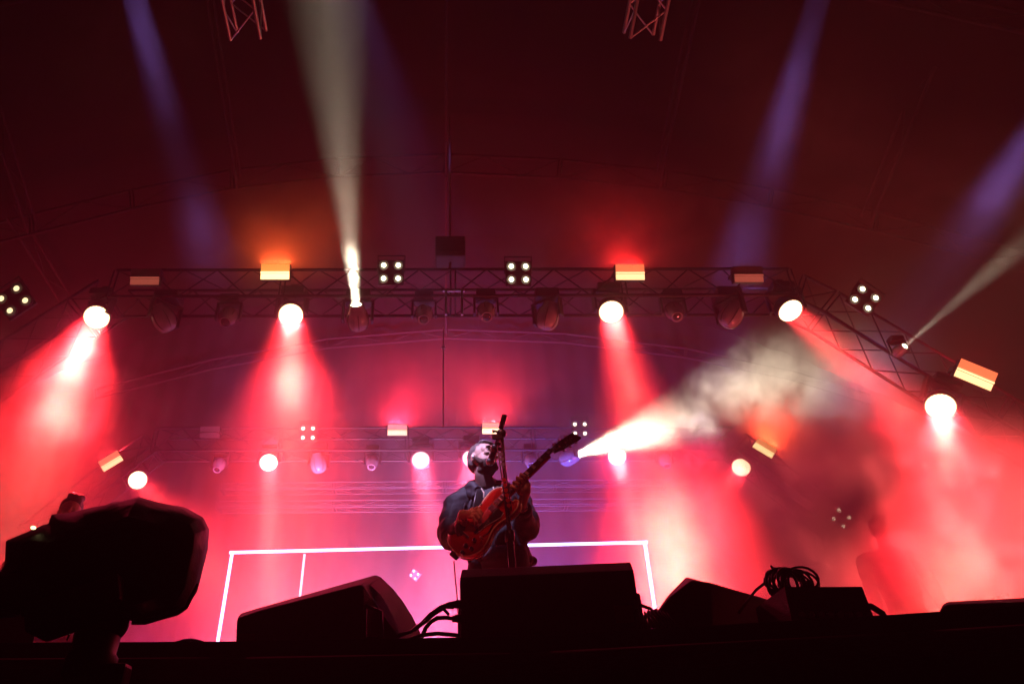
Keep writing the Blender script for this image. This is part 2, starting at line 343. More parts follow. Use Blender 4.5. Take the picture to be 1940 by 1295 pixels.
WASH = [
    (183, 601, YF, 20, 1000, 6.2, 'blazing wash light at the left end of the front truss', 1500, 20, RED, False, 0),
    (551, 597, YF, 545, 1150, 5.6, 'blazing wash light just below the orange strobe on the front truss', 1700, 19, RED, False, 0),
    (1158, 591, YF, 1290, 1150, 6.2, 'blazing wash light just below the red strobe on the front truss', 950, 15, RED, False, 0),
    (1498, 589, YF, 1960, 1000, 6.8, 'blazing wash light at the right end of the front truss', 800, 15, RED, False, 0),
    (1782, 770, 8.6, 1820, 1080, 6.6, 'wash light facing down below the lit strobe of the right truss wing', 800, 20, RED, False, 30, .05),
    (261, 909, YB, 430, 1130, 9.5, 'wash light tilted beside the strobe on the left rear truss wing', 380, 16, RED, False, -38),
    (509, 876, YB, 515, 1200, 9.5, 'bright wash light below the left end of the rear truss', 450, 10, RED, False, 0),
    (797, 871, YB, 850, 1200, 9.5, 'dimmer wash light with its lens cells showing, left of the singer head', 260, 12, (1, .06, .12), True, 0),
    (893, 868, YB, 850, 1200, 9.5, 'dimmer wash light half hidden behind the singer head', 260, 12, (1, .06, .12), True, 0),
    (1169, 864, YB, 1255, 1200, 9.0, 'bright wash light beside the cream beam on the rear truss', 520, 12, RED, False, 0),
    (1404, 885, YB, 1210, 1200, 9.5, 'bright wash light tilted below the orange strobe of the right rear wing', 520, 15, RED, False, 38),
]
for a in WASH: place_wash(*a)

def strobe_proto():
    t = thing('strobe_light', '', 'strobe light')
    MB().box((-.218, -.02, -.128), (.218, .10, .128), bev=.01).build('housing', M['black_metal'], t)
    MB().box((-.212, -.028, .002), (.212, -.0205, .122)).build('upper_plate', M['pl_orange'], t)
    MB().box((-.212, -.028, -.122), (.212, -.0205, -.034)).build('lower_plate', M['tb_orange'], t)
    tb = MB().tube([(-.212, -.034, -.016), (.212, -.034, -.016)], .013, 10).build('flash_tube', M['tb_orange'], t)
    y = MB(); y.box((-.235, .02, -.04), (-.221, .16, .02)); y.box((.221, .02, -.04), (.235, .16, .02)); y.box((-.235, .16, -.04), (.235, .175, .02)); y.build('yoke', M['black_metal'], t)
    return t
SP = strobe_proto(); sused = [False]
def place_strobe(px, py, Y, label, lit, roll=0, W=160, col=(1, .1, .03), scale=1., tilt=22):
    if not sused[0]: t = SP; sused[0] = True
    else: t = copy_tree(SP)
    t.matrix_world = Matrix.Translation(at(px, py, Y)) @ Matrix.Rotation(R(-roll), 4, 'Y') @ Matrix.Rotation(R(tilt), 4, 'X') @ Matrix.Scale(scale, 4)
    tag(t, label, 'strobe light', 'strobe lights')
    for c in [c for c in t.children if c.type == 'LIGHT']: bpy.data.objects.remove(c)
    ms = {'orange': ('pl_orange', 'tb_orange'), 'red': ('pl_red', 'tb_red'), None: ('dead_panel', 'dead_panel'), 'low': ('dead_panel', 'pl_low')}[lit]
    for nme, mm in (('upper_plate', ms[0]), ('lower_plate', ms[1]), ('flash_tube', ms[1])):
        c = child(t, nme); c.data = c.data.copy(); c.data.materials[0] = M[mm]
    if lit in ('orange', 'red'):
        l = bpy.data.lights.new('strobe_flash', 'AREA'); l.shape = 'RECTANGLE'; l.size = .42; l.size_y = .06; l.energy = W * KS * (1.1 if Y < 10 else 8); l.color = col; l.spread = R(170)
        o = bpy.data.objects.new('strobe_flash', l); COL.objects.link(o); o.parent = t; o.location = (0, 0, .14); o.rotation_euler = (R(150 - tilt), 0, 0)
    return t
place_strobe(522, 515, YF - .25, 'strobe panel glowing orange on top of the front truss', 'orange', 0, 230, (1, .10, .02))
place_strobe(1193, 516, YF - .25, 'strobe panel glowing red right of centre on the front truss', 'red', 0, 200, (1, .02, .02))
place_strobe(276, 525, YF - .25, 'unlit strobe panel near the left end of the front truss', 'low', 0)
place_strobe(1417, 520, YF - .25, 'unlit strobe panel near the right end of the front truss', 'low', 0)
place_strobe(753, 814, YB - .25, 'lit strobe panel on the rear truss above the dim wash light', 'red', 0, 260, (1, .02, .05), .92)
place_strobe(932, 811, YB - .25, 'lit strobe panel on the rear truss behind the microphone', 'orange', 0, 260, (1, .03, .04), .92)
place_strobe(210, 873, YB - .25, 'lit strobe panel tilted on the left rear truss wing', 'red', 38, 260, (1, .03, .05), .95)
place_strobe(1449, 848, YB - .25, 'orange lit strobe panel tilted on the right rear truss wing', 'orange', -38, 300, (1, .07, .02), .95)
place_strobe(1847, 710, 8.4, 'lit strobe panel tilted on the right wing of the front truss', 'red', -31, 120, (1, .02, .04), 1.08)
place_strobe(398, 818, YB - .25, 'unlit strobe panel fading in haze on the left of the rear truss', None, 0, scale=.92)

def blinder_proto():
    t = thing('blinder_light', '', 'blinder light')
    MB().box((-.19, 0, -.19), (.19, .05, .19), bev=.01).build('frame', M['black_metal'], t)
    for x in (-.107, .107):
        for z in (-.1, .1):
            mx = Matrix.Translation((x, 0, z)) @ Matrix.Rotation(R(90), 4, 'X')
            c = MB().lathe([(.05, -.03), (.078, .0), (.082, .05), (.074, .05), (.05, .012), (0, .008)], 20, mx).build('lamp_can', M['black_metal'], t)
            MB().ball((0, 0, 0), (.036, .036, .016), 14, 6, mx @ Matrix.Translation((0, 0, .042))).build('lamp', M['bulb'], c)
    MB().tube([(-.2, .03, 0), (-.2, .03, .26), (.2, .03, .26), (.2, .03, 0)], .012, 6).build('yoke', M['black_metal'], t)
    return t
BP = blinder_proto(); bused = [False]
def place_blinder(px, py, Y, label, roll=0, W=9, m='bulb', scale=1., yaw=0):
    if not bused[0]: t = BP; bused[0] = True
    else: t = copy_tree(BP)
    t.matrix_world = Matrix.Translation(at(px, py, Y)) @ Matrix.Rotation(R(yaw), 4, 'Z') @ Matrix.Rotation(R(-roll), 4, 'Y') @ Matrix.Rotation(R(25), 4, 'X') @ Matrix.Scale(scale, 4)
    tag(t, label, 'blinder light', 'four lamp blinders')
    for c in [c for c in t.children if c.type == 'LIGHT']: bpy.data.objects.remove(c)
    for c in t.children:
        if c.name.startswith('lamp_can'):
            for d in c.children: d.data = d.data.copy(); d.data.materials[0] = M[m]
place_blinder(741, 516, YF - .3, 'four lamp blinder just right of the tall white beam on the front truss')
place_blinder(982, 518, YF - .3, 'four lamp blinder right of the hoist on the front truss')
place_blinder(28, 569, YF - .3, 'tilted four lamp blinder on the left wing, partly out of frame', 38, 4, 'bulb_dim', 1.15, -12)
place_blinder(1637, 567, YF - .3, 'tilted four lamp blinder on the right wing of the front truss', -38, 7, 'bulb', 1.0, 12)
place_blinder(584, 820, YB - .3, 'four lamp blinder on the rear truss in the left red beam', 0, 12, 'bulb_far', .92)
place_blinder(1098, 812, YB - .3, 'four lamp blinder on the rear truss above the guitar headstock', 0, 12, 'bulb_far', .92)
place_blinder(1592, 981, YB - .3, 'tilted four lamp blinder glowing through smoke low on the right', -38, 8, 'bulb', 1.0, 12)
place_blinder(786, 1088, 16.2, 'tiny four lamp blinder deep in the pink fog inside the glowing frame', -38, 3, 'bulb_far', .55)

def mover_proto():
    t = thing('moving_head', '', 'moving light')
    MB().box((-.18, -.16, .28), (.18, .16, .43), bev=.025).build('base', M['black_plastic'], t)
    MB().box((-.05, -.03, .43), (.05, .03, .5)).build('clamp', M['black_metal'], t)
    y = MB(); y.box((-.235, -.06, .25), (.235, .06, .29)); y.box((-.235, -.055, -.07), (-.195, .055, .28), bev=.012); y.box((.195, -.055, -.07), (.235, .055, .28), bev=.012); y.build('yoke', M['black_plastic'], t)
    h = MB().lathe([(.03, .205), (.09, .19), (.135, .15), (.165, .08), (.17, .0), (.15, -.1), (.115, -.17), (.105, -.2), (.105, -.22), (.085, -.22), (.08, -.2), (0, -.2)], 32).build('head', M['gloss_shell'], t)
    for a in range(6):
        q = 2 * math.pi * a / 6 + .3
        MB().tube([(math.cos(q) * r, math.sin(q) * r, z) for r, z in ((.06, .2), (.137, .152), (.168, .08), (.173, 0), (.153, -.1))], .006, 6).build('rib', M['black_plastic'], h)
    MB().lathe([(.08, -.199), (.075, -.212), (.04, -.222), (0, -.225)], 24).build('lens', M['lens'], h)
    return t
MP = mover_proto(); mused = [False]
def place_mover(px, py, Y, d, label, beam=None, name='moving_head', scale=1., hot=False, group='moving heads'):
    if not mused[0]: t = MP; mused[0] = True
    else: t = copy_tree(MP)
    t.matrix_world = Matrix.Translation(at(px, py, Y)) @ Matrix.Scale(scale, 4)
    tag(t, label, 'moving light', group); h = child(t, 'head')
    for c in [c for c in h.children if c.type == 'LIGHT']: bpy.data.objects.remove(c)
    d = V(d).normalized(); h.rotation_mode = 'QUATERNION'; h.rotation_quaternion = aimq(d)
    child(t, 'yoke').rotation_euler = (0, 0, math.atan2(-d.x, -d.y) if abs(d.x) + abs(d.y) > .2 else 0)
    c = child(h, 'lens'); c.data = c.data.copy(); c.data.materials[0] = M['cream_hot' if hot else 'lens']
    if beam:
        col, W, sp, r, kind = beam; add_light(h, kind, col, W, sp, r, -.235)
    return t
def dirpx(a, b): return at(*b) - at(*a)
CREAM = (1, .85, .60)
place_mover(677, 602, YF, dirpx((677, 602, YF), (615, -60, 4.8)), 'moving head throwing the tall creamy white beam upwards', (CREAM, 270, 16, .06, 'A'), hot=True)
place_mover(310, 604, YF, (-.5, -.5, .75), 'unlit bulb shaped moving head right of the left end wash light')
place_mover(1038, 600, YF, (.25, -.35, .9), 'unlit bulb shaped moving head right of centre on the front truss')
place_mover(1386, 597, YF, (.55, -.4, .75), 'unlit bulb shaped moving head near the right end of the front truss')
place_mover(1078, 866, YB, dirpx((1078, 866, YB), (1420, 745, 11.6)), 'moving head throwing the wide cream beam to the right behind the headstock', (CREAM, 620, 34, .08, 'A'), hot=True)
place_mover(603, 878, YB, (-.2, -.3, .9), 'unlit moving head below the rear left blinder, pale in the haze', scale=.95)
place_mover(1704, 664, 8.7, dirpx((1704, 664, 8.7), (2010, 400, 6.2)), 'small moving head throwing a thin greyish beam to the upper right', (CREAM, 26, 10, .05, 'A'), scale=.5, hot=True)
D2 = (0, -.45, -.9)
for px, py, lb in ((432, 600, 'left of the orange strobe wash light'), (803, 595, 'right of the tall white beam'), (921, 590, 'below the second blinder, near the middle'), (1277, 590, 'right of the red strobe')):
    place_mover(px, py, YF, D2, 'dark spot light with its lens facing down, ' + lb, name='spot_light', scale=.8, group='downward spot lights')
for px, py, lb in ((415, 880, 'far left'), (705, 875, 'between the two left wash lights'), (1005, 872, 'behind the guitar neck'), (1260, 872, 'right of the cream beam')):
    place_mover(px, py, YB, D2, 'dark rear truss spot light facing down, ' + lb, scale=.75, group='rear spot lights')
PURP = (.34, .18, .80)
for a, b, W, sp, lb in (((236, -70, 5.2), (370, 400, 8.5), 40, 15, 'moving head above the picture throwing the left violet beam'),
                        ((1566, -60, 5.2), (1425, 440, 8.5), 48, 15, 'moving head above the picture throwing the right violet beam'),
                        ((660, -70, 5.2), (790, 300, 9.0), 50, 18, 'moving head above the picture throwing the faint middle violet beam'),
                        ((2040, 120, 6.0), (1720, 620, 9.5), 60, 20, 'moving head above the picture at the far right throwing a violet beam')):
    place_mover(*a, dirpx(a, b), lb, (PURP, W, sp, .16, 'A'), group='overhead violet lights')
# front light on the singer, from a head on the overhead truss
SING = at(915, 900, 4.4)
place_mover(520, -420, 2.2, SING - at(520, -420, 2.2), 'moving head above the picture lighting the singer from the left', ((.70, .50, 1), 8, 8, .09, 'A'), group='overhead front lights')
place_mover(780, -560, 1.6, at(935, 975, 4.2) - at(780, -560, 1.6), 'added moving head above the picture brightening the guitar from the front', ((1, .14, .10), 1.0, 7, .09, 'A'), group='overhead front lights')  # unseen red lamp, added to brighten the guitar and hands

# glowing tube frame standing upstage
TL, TR = at(440, 1046, 9.0), at(1221, 1024, 8.62)
TR.z = TL.z
t = thing('light_rectangle', 'large rectangular frame of glowing white tubes standing behind the singer', 'light frame', (TL + TR) / 2 * 1)
o0 = (TL + TR) / 2
rod('top_tube', t, TL - o0 - V((.03, 0, 0)), TR - o0 + V((.03, 0, 0)), .018, M['tube_white'], 12)
for p in (TL, TR): rod('side_tube', t, V((p.x, p.y, STAGE + .03)) - o0, p - o0 - V((0, 0, .022)), .018, M['tube_white'], 12)
for p in (TL, TR): MB().box((-.15, -.15, 0), (.15, .15, .03)).build('foot_plate', M['black_metal'], t, Matrix.Translation(V((p.x, p.y, STAGE)) - o0))
p = at(577, 1049, 9.4)
o = tag(MB().tube([(0, 0, 0), (0, 0, p.z - STAGE)], .014, 8).build('light_tube', M['thin_tube']), 'thin dim upright light tube inside the left part of the glowing frame', 'light tube'); o.location = (p.x, p.y, STAGE)

# unseen floor lamps, added upstage to fill the fog with colour
def floor_fill(x, y, d, col, W, sp, label, kind='A'):
    t = thing('added_floor_light', label, 'floor light', (x, y, STAGE), 'added floor lights')
    MB().box((-.2, -.08, 0), (.2, .08, .05), bev=.01).build('base', M['black_metal'], t)
    h = MB().lathe([(.06, .1), (.13, .06), (.15, -.04), (.15, -.08), (0, -.075)], 24).build('head', M['black_plastic'], t)
    h.location = (0, 0, .22); h.rotation_mode = 'QUATERNION'; h.rotation_quaternion = aimq(V(d).normalized())
    y_ = MB(); y_.box((-.18, -.02, .04), (-.16, .02, .25)); y_.box((.16, -.02, .04), (.18, .02, .25)); y_.build('yoke', M['black_metal'], t)
    add_light(h, 'A', col, W * KL, sp, .13, -.1)
PINK, MAG, BLUE, LILAC = (1, .10, .20), (.9, .12, .55), (.08, .12, 1), (.6, .3, 1)
floor_fill(-7.5, 11.0, (.1, .3, .9), (1, .04, .08), 350, 110, 'added unseen floor light aiming up red at the far left of the stage')
floor_fill(-4.6, 11.6, (.05, .65, .6), (.72, .06, .40), 900, 84, 'added unseen floor light aiming up mauve left of the glowing frame')
floor_fill(-2.6, 11.0, (.05, .65, .6), (1, .24, .5), 2200, 84, 'added unseen floor light aiming up pink behind the left corner of the glowing frame')
floor_fill(-1.2, 12.0, (.05, .65, .6), (.80, .38, 1), 3000, 84, 'added unseen floor light aiming up lilac behind the glowing frame')
floor_fill(-.1, 11.0, (.05, .65, .6), (1, .12, .36), 350, 84, 'added unseen floor light aiming up pink straight behind the singer')
floor_fill(1.9, 12.0, (.05, .65, .6), (.06, .14, 1), 4200, 84, 'added unseen floor light aiming up blue behind the right half of the glowing frame')
floor_fill(4.4, 11.0, (.05, .65, .6), (1, .07, .2), 600, 84, 'added unseen floor light aiming up pink right of the glowing frame')
floor_fill(5.6, 8.6, (-.1, -.45, .8), (1, .10, .08), 1300, 130, 'added unseen floor light aiming up red behind the bass player')

# ------------------------------------------------------------------ the singer
def P(px, py, Y): return at(px, py, Y)
SI = thing('person', 'bearded singer in a black hooded jacket, chin raised, playing a red guitar at the microphone', 'person', (P(917, 900, 4.42).x, 4.42, STAGE))
SO = SI.matrix_world.translation.copy()
def loc(p): return V(p) - SO
def L(px, py, Y): return loc(P(px, py, Y))
hip = loc(V((P(945, 1050, 4.45).x, 4.45, STAGE + .93)))
# trousers and shoes (behind the monitor, still standing on the deck)
b = MB()
for sx, dx in ((-1, -.17), (1, .2)):
    k = hip + V((dx * .6, -.03, -.45)); a = V((hip.x + dx, hip.y, .1))
    b.limb(hip + V((sx * .09, 0, -.02)), k, .105, .075); b.limb(k, a, .075, .055); b.limb(a + V((0, .04, -.04)), a + V((sx * .03, -.17, -.055)), .05, .042)
b.ball(hip, (.17, .12, .14))
remesh(b.build('trousers', M['trousers'], SI), .016, 5)
# jacket: torso, shoulders and both sleeves as one continuous garment
b = MB()
ch = L(925, 965, 4.46); wa = L(938, 1020, 4.46); hem = L(950, 1062, 4.46); nb = L(922, 922, 4.45)
shL, shR = L(868, 957, 4.45), L(982, 952, 4.48)
b.tube([nb + V((0, .0, -.01)), L(922, 938, 4.47), ch, wa, hem, hem + V((.01, 0, -.05))], [(.10, .10), (.13, .18), (.145, .22), (.145, .20), (.15, .20), (.15, .195)], 20)
b.ball(L(925, 950, 4.47), (.23, .12, .09)); b.ball(shL, .082); b.ball(shR, .082); b.limb(L(905, 938, 4.47), shL, .085, .085); b.limb(L(945, 938, 4.47), shR, .085, .085)
elL = L(856, 1017, 4.36); cuL = L(872, 1008, 4.24)
b.limb(shL, L(855, 990, 4.42), .088, .085); b.limb(L(855, 990, 4.42), elL, .085, .078); b.limb(elL, cuL, .078, .062); b.ball(L(852, 1006, 4.38), .085)
elR = L(999, 1002, 4.36); cuR = L(990, 975, 4.2)
b.limb(shR, L(993, 982, 4.43), .085, .085); b.limb(L(993, 982, 4.43), elR, .085, .075); b.limb(elR, cuR, .072, .058); b.ball(L(1000, 988, 4.38), .08)
# bunched hem and loose folds
for k in range(11):
    a = k / 11 * 6.283; b.ball(hem + V((.165 * math.cos(a), .12 * math.sin(a), .015 * math.sin(a * 3))), (.05, .04, .035))
FOLDS = ((L(858, 968, 4.36), L(866, 1004, 4.32), .014), (L(880, 955, 4.33), L(872, 990, 4.31), .013), (L(893, 948, 4.33), L(884, 985, 4.3), .012), (L(842, 996, 4.38), L(862, 1012, 4.30), .015), (L(846, 1008, 4.37), L(868, 1020, 4.28), .014), (L(1006, 985, 4.33), L(1000, 1008, 4.29), .014))
for a_, c_, r_ in FOLDS: b.limb(a_, c_, r_, r_ * .7, 8)
jk = remesh(b.build('jacket', M['jacket'], SI), .011, 5, None, .035, .10)
# zip, cuffs
rod('zip', SI, L(926, 942, 4.315), L(944, 1055, 4.285), .006, M['lining'])
for a, c in ((cuL, L(880, 1003, 4.2)), (cuR, L(989, 968, 4.17))):
    d = (c - a).normalized(); b = MB(); b.lathe([(.052, -.02), (.06, -.01), (.061, .012), (.055, .024), (.045, .024)], 20, Matrix.Translation(a + d * .045) @ d.to_track_quat('Z', 'Y').to_matrix().to_4x4()); b.build('cuff', M['jacket'], SI)
# shirt tail showing under the jacket
b = MB(); q = L(948, 1066, 4.42)
b.tube([q + V((0, 0, .06)), q, q - V((0, 0, .10))], [(.13, .19), (.14, .195), (.13, .19)], 20); b.build('shirt', M['lining'], SI)
# hood bunched around the neck
b = MB(); hp = []
for k in range(25):
    a = math.pi * (-.32 + 1.64 * k / 24); hp.append(L(924, 928, 4.42) + V((.125 * math.cos(a), .02 + .12 * math.sin(a), .02 + .05 * math.sin(a) - .02 * math.cos(k))))
b.tube(hp, [.026 + .018 * math.sin(math.pi * k / 24) for k in range(25)], 10)
b.tube([p + V((0, .02, -.05)) for p in hp], [.045] * 25, 10); b.ball(L(922, 925, 4.6), (.12, .07, .08))
remesh(b.build('hood', M['jacket'], SI), .010, 3, None, .02, .07)
for pts in ([(912, 925, 4.29), (917, 933, 4.27), (916, 941, 4.265), (921, 947, 4.262)], [(934, 922, 4.29), (937, 930, 4.27), (936, 938, 4.268)]):
    MB().tube([L(*p) for p in pts], .0045, 6).build('drawstring', M['cord'], SI)
# head (built facing -Y, then turned, nose up)
HQ = (Matrix.Rotation(R(7), 4, 'Y') @ Matrix.Rotation(R(34), 4, 'Z') @ Matrix.Rotation(R(-18), 4, 'X'))
HM = Matrix.Translation(L(917, 871, 4.40)) @ HQ @ Matrix.Scale(1.03, 4)
b = MB()
b.ball((0, .015, .035), (.077, .096, .088)); b.ball((0, -.02, -.03), (.064, .072, .075)); b.ball((0, -.052, -.078), (.036, .034, .028)); b.ball((0, -.055, .03), (.058, .036, .045))
b.ball((0, -.088, .028), (.05, .012, .010)); b.ball((-.032, -.074, -.012), (.024, .018, .018)); b.ball((.032, -.074, -.012), (.024, .018, .018))
b.tube([(0, -.088, .024), (0, -.104, .0), (0, -.116, -.020)], [.009, .0115, .0155], 10); b.ball((-.012, -.101, -.024), .0095); b.ball((.012, -.101, -.024), .0095)
b.ball((0, -.088, -.046), (.026, .012, .008)); b.ball((0, -.085, -.058), (.024, .012, .008))
for s_ in (-1, 1):
    b.ball((s_ * .078, .015, -.006), (.012, .020, .032), rot=Matrix.Rotation(s_ * .35, 3, 'Z')); b.ball((s_ * .030, -.082, .010), (.013, .008, .008))
hd = remesh(b.build('head', M['skin'], SI, HM), .0045, 3)
b = MB(); nk0 = HM @ V((0, .03, -.05)); b.tube([nk0, HM @ V((0, .03, -.11)), L(922, 916, 4.43), L(922, 935, 4.46)], [.052, .055, .062, .075], 16); b.build('neck', M['shaded_neck_skin'], SI)
b = MB()
for s_ in (-1, 1): b.tube([(s_ * .017, -.089, .007), (s_ * .030, -.091, .0085), (s_ * .043, -.084, .006)], .0032, 6)
b.build('closed_eye', M['eye'], hd)
b = MB()
for s_ in (-1, 1): b.tube([(s_ * .014, -.099, .025), (s_ * .030, -.099, .031), (s_ * .048, -.086, .026)], [.003, .0048, .003], 6)
b.build('eyebrow', M['beard'], hd)
MB().tube([(-.020, -.096, -.050), (0, -.102, -.052), (.020, -.096, -.050)], [.002, .005, .002], 8).build('mouth', M['lip'], hd)
b = MB(); b.ball((0, -.030, -.070), (.062, .060, .052)); b.ball((0, -.005, -.092), (.056, .056, .040)); b.ball((0, -.062, -.082), (.040, .036, .034)); b.ball((0, -.092, -.038), (.030, .010, .007))  # beard also carried under the chin in place of throat shade
for s_ in (-1, 1): b.limb((s_ * .066, -.006, -.02), (s_ * .052, -.04, -.068), .013, .02)
remesh(b.build('beard', M['beard'], hd), .004, 3, None, .004, .010)
b = MB(); b.ball((0, .03, .052), (.0815, .095, .086)); b.ball((0, .062, .01), (.074, .062, .07)); b.ball((0, -.03, .104), (.055, .04, .022)); b.ball((.02, -.045, .108), (.03, .025, .018))
remesh(b.build('hair', M['hair'], hd), .0045, 3, None, .006, .014)
for s_ in (-1, 1): MB().ball((s_ * .086, .003, -.008), (.009, .010, .012), 10, 6).build('earpiece', M['pearl'], hd)
# forearms and hands
def hand(name, pts_palm, fingers, wrist, fore, m=M['skin']):
    b = MB(); b.limb(fore, wrist, .043, .029, 14); b.tube([wrist, (wrist + pts_palm[0]) / 2, pts_palm[0]], [.029, .028, .028], 12)
    for a, c in zip(pts_palm[:-1], pts_palm[1:]): b.limb(a, c, .026, .024)
    for f in fingers:
        rr = [.0105, .0098, .009, .008]
        for i in range(len(f) - 1): b.limb(f[i], f[i + 1], rr[min(i, 3)], rr[min(i + 1, 3)], 8)
    return remesh(b.build(name, m, SI), .0035, 2)
# guitar frame: u along the neck, v across, w out of the face
GA, GN = P(900, 998, 4.13), P(1046, 855, 3.99)
u = (GN - GA).normalized(); wv = V((-.58, -1, .60)); wv = (wv - u * wv.dot(u)).normalized(); vv = wv.cross(u).normalized()
GM = Matrix((( *[u.x, vv.x, wv.x], GA.x), (*[u.y, vv.y, wv.y], GA.y), (*[u.z, vv.z, wv.z], GA.z), (0, 0, 0, 1)))
GSC = (GN - GA).length / .628
G = thing('guitar', 'cherry red semi-hollow electric guitar with cream binding held by the singer', 'guitar', mx=GM @ Matrix.Scale(GSC, 4))
def G2(uu, v_, w_): return loc(GM @ (V((uu, v_, w_)) * GSC))
def spline(pts, n=8, closed=True):
    out = []; N = len(pts)
    for i in range(N):
        p0, p1, p2, p3 = (V(pts[(i + k - 1) % N]) for k in range(4))
        for j in range(n):
            t = j / n; out.append(.5 * ((2 * p1) + (-p0 + p2) * t + (2 * p0 - 5 * p1 + 4 * p2 - p3) * t * t + (-p0 + 3 * p1 - 3 * p2 + p3) * t ** 3))
    return out
half = [(-.178, 0), (-.172, .075), (-.135, .145), (-.07, .180), (-.01, .166), (.05, .130), (.10, .122), (.15, .135), (.20, .147), (.245, .138), (.275, .108), (.272, .078), (.245, .066), (.215, .05), (.20, .032)]
poly = spline(half + [(a, -c) for a, c in half[::-1] if c > 0], 5)
def scaled(p, k):                                          # inward offset of an outline
    n = len(p); o = []
    for i in range(n):
        t = (p[(i + 1) % n] - p[i - 1]); nr = V((-t.y, t.x)).normalized(); o.append(p[i] + nr * k)
    a0 = sum(p[i].x * p[(i + 1) % n].y - p[(i + 1) % n].x * p[i].y for i in range(n))
    return o if a0 > 0 else [q - (q - p[i]) * 2 for i, q in enumerate(o)]
inn = scaled(poly, .006); mid = scaled(poly, .03); n = len(poly)
b = MB()
lay = [(mid, -.046), (inn, -.041), (poly, -.036), (poly, -.006), (inn, -.002), (mid, .002), ]
b.add([(p.x, p.y, z) for pl, z in lay for p in pl], [(j * n + i, j * n + (i + 1) % n, (j + 1) * n + (i + 1) % n, (j + 1) * n + i) for j in range(len(lay) - 1) for i in range(n)], True)
b.add([(p.x, p.y, lay[0][1]) for p in mid], [tuple(range(n))[::-1]], False); b.add([(p.x, p.y, lay[-1][1]) for p in mid], [tuple(range(n))], False)
body = b.build('body', M['cherry'], G)
for z, nm in ((-.005, 'binding'), (-.037, 'binding')): MB().tube([(p.x, p.y, z) for p in scaled(poly, .0015)] + [(poly[0].x, poly[0].y, z)], .0042, 6).build(nm, M['binding'], G)
MB().box((.10, -.024, -.010), (.60, .024, .010), bev=.006).build('neck', M['cherry'], G)
MB().prism([(.176, -.028), (.176, .028), (.628, .0215), (.628, -.0215)], .0105, .017).build('fretboard', M['rosewood'], G)
for i in range(1, 23):
    x = .628 * (2 ** (-i / 12)); hw = .0215 + (.628 - x) * .0144
    MB().tube([(x, -hw, .0175), (x, hw, .0175)], .0014, 5).build('fret', M['chrome'], G)
for i in (1, 3, 5, 7, 9, 12, 15, 17, 19):
    x = .628 * (2 ** (-i / 12)); x2 = .628 * (2 ** (-(i - 1) / 12)); hw = (.0215 + (.628 - x) * .0144) * .72; xm = (x + x2) / 2; l = (x2 - x) * .30
    MB().box((xm - l, -hw, .0168), (xm + l, hw, .0178)).build('inlay', M['pearl'], G)
MB().box((.625, -.0225, .011), (.631, .0225, .019)).build('nut', M['pearl'], G)
HM2 = Matrix.Translation((.631, 0, .008)) @ Matrix.Rotation(R(14), 4, 'Y')
hs = MB().prism([(0, -.021), (.02, -.026), (.05, -.036), (.15, -.043), (.185, -.040), (.178, -.012), (.190, 0), (.178, .012), (.185, .040), (.15, .043), (.05, .036), (.02, .026), (0, .021)], -.014, .001, HM2).build('headstock', M['ebony'], G)
MB().prism([(.012, -.012), (.03, 0), (.012, .012), (-.004, 0)], .0012, .002, HM2).build('truss_rod_cover', M['pearl'], G)
for k in range(3):
    for s_ in (-1, 1):
        x = .045 + k * .045
        MB().lathe([(.005, 0), (.005, .014), (.003, .016)], 10, HM2 @ Matrix.Translation((x, s_ * .023, 0))).build('tuner_post', M['chrome'], G)
        MB().ball((x, s_ * .058, -.008), (.008, .011, .005), 10, 6, HM2).build('tuner_button', M['pearl'], G)
        MB().tube([(x, s_ * .036, -.008), (x, s_ * .05, -.008)], .003, 6, mx=HM2).build('tuner_shaft', M['chrome'], G)
for x, hw in ((.145, .034), (.028, .034)): MB().box((x - .019, -hw, .001), (x + .019, hw, .012), bev=.004).build('pickup', M['chrome'], G)
MB().box((-.006, -.036, .002), (.006, .036, .015), bev=.003).build('bridge', M['chrome'], G)
MB().box((-.075, -.042, .002), (-.061, .042, .014), bev=.005).build('tailpiece', M['chrome'], G)
MB().prism([(.168, -.032), (.168, -.10), (.14, -.112), (.05, -.075), (-.02, -.062), (-.03, -.036)], .005, .008).build('pickguard', M['ebony'], G)
MB().tube([(.168, -.10, .0075), (.14, -.112, .0075), (.05, -.075, .0075), (-.02, -.062, .0075)], .0022, 5).build('pickguard_edge', M['pearl'], G)
for x, y in ((-.055, -.095), (-.11, -.075), (-.10, -.13), (-.15, -.10)):
    MB().lathe([(.0135, .001), (.0125, .016), (.009, .019)], 14, Matrix.Translation((x, y, .001))).build('knob', M['ebony'], G)
MB().tube([(-.02, -.135, 0), (-.02, -.132, .03)], [.004, .006], 8).build('switch', M['pearl'], G)
for s_ in (-1, 1):
    c = [(.06 + .065 * t, s_ * (.115 - .012 * math.sin(t * 3.1)), .0025) for t in (-1, -.6, -.2, .2, .6, 1)]
    MB().tube(c, [.004, .003, .005, .005, .003, .004], 6).build('f_hole', M['ebony'], G)
for k in range(6):
    yb = (k - 2.5) * .0103; yn = (k - 2.5) * .0072
    MB().tube([(-.062, yb, .015), (0, yb, .0165), (.628, yn, .0195), (.68 + .02 * (k % 3), yn * 2, .010)], .0007, 4).build('string', M['string'], G)
tag(MB().tube([P(858, 1055, 4.2), P(870, 1040, 4.32), P(893, 1000, 4.30), P(903, 960, 4.28), P(908, 935, 4.31), P(913, 924, 4.36)], [(.004, .028)] * 6, 8).build('guitar_strap', M['black_plastic']), 'black guitar strap running over the singer shoulder', 'strap')
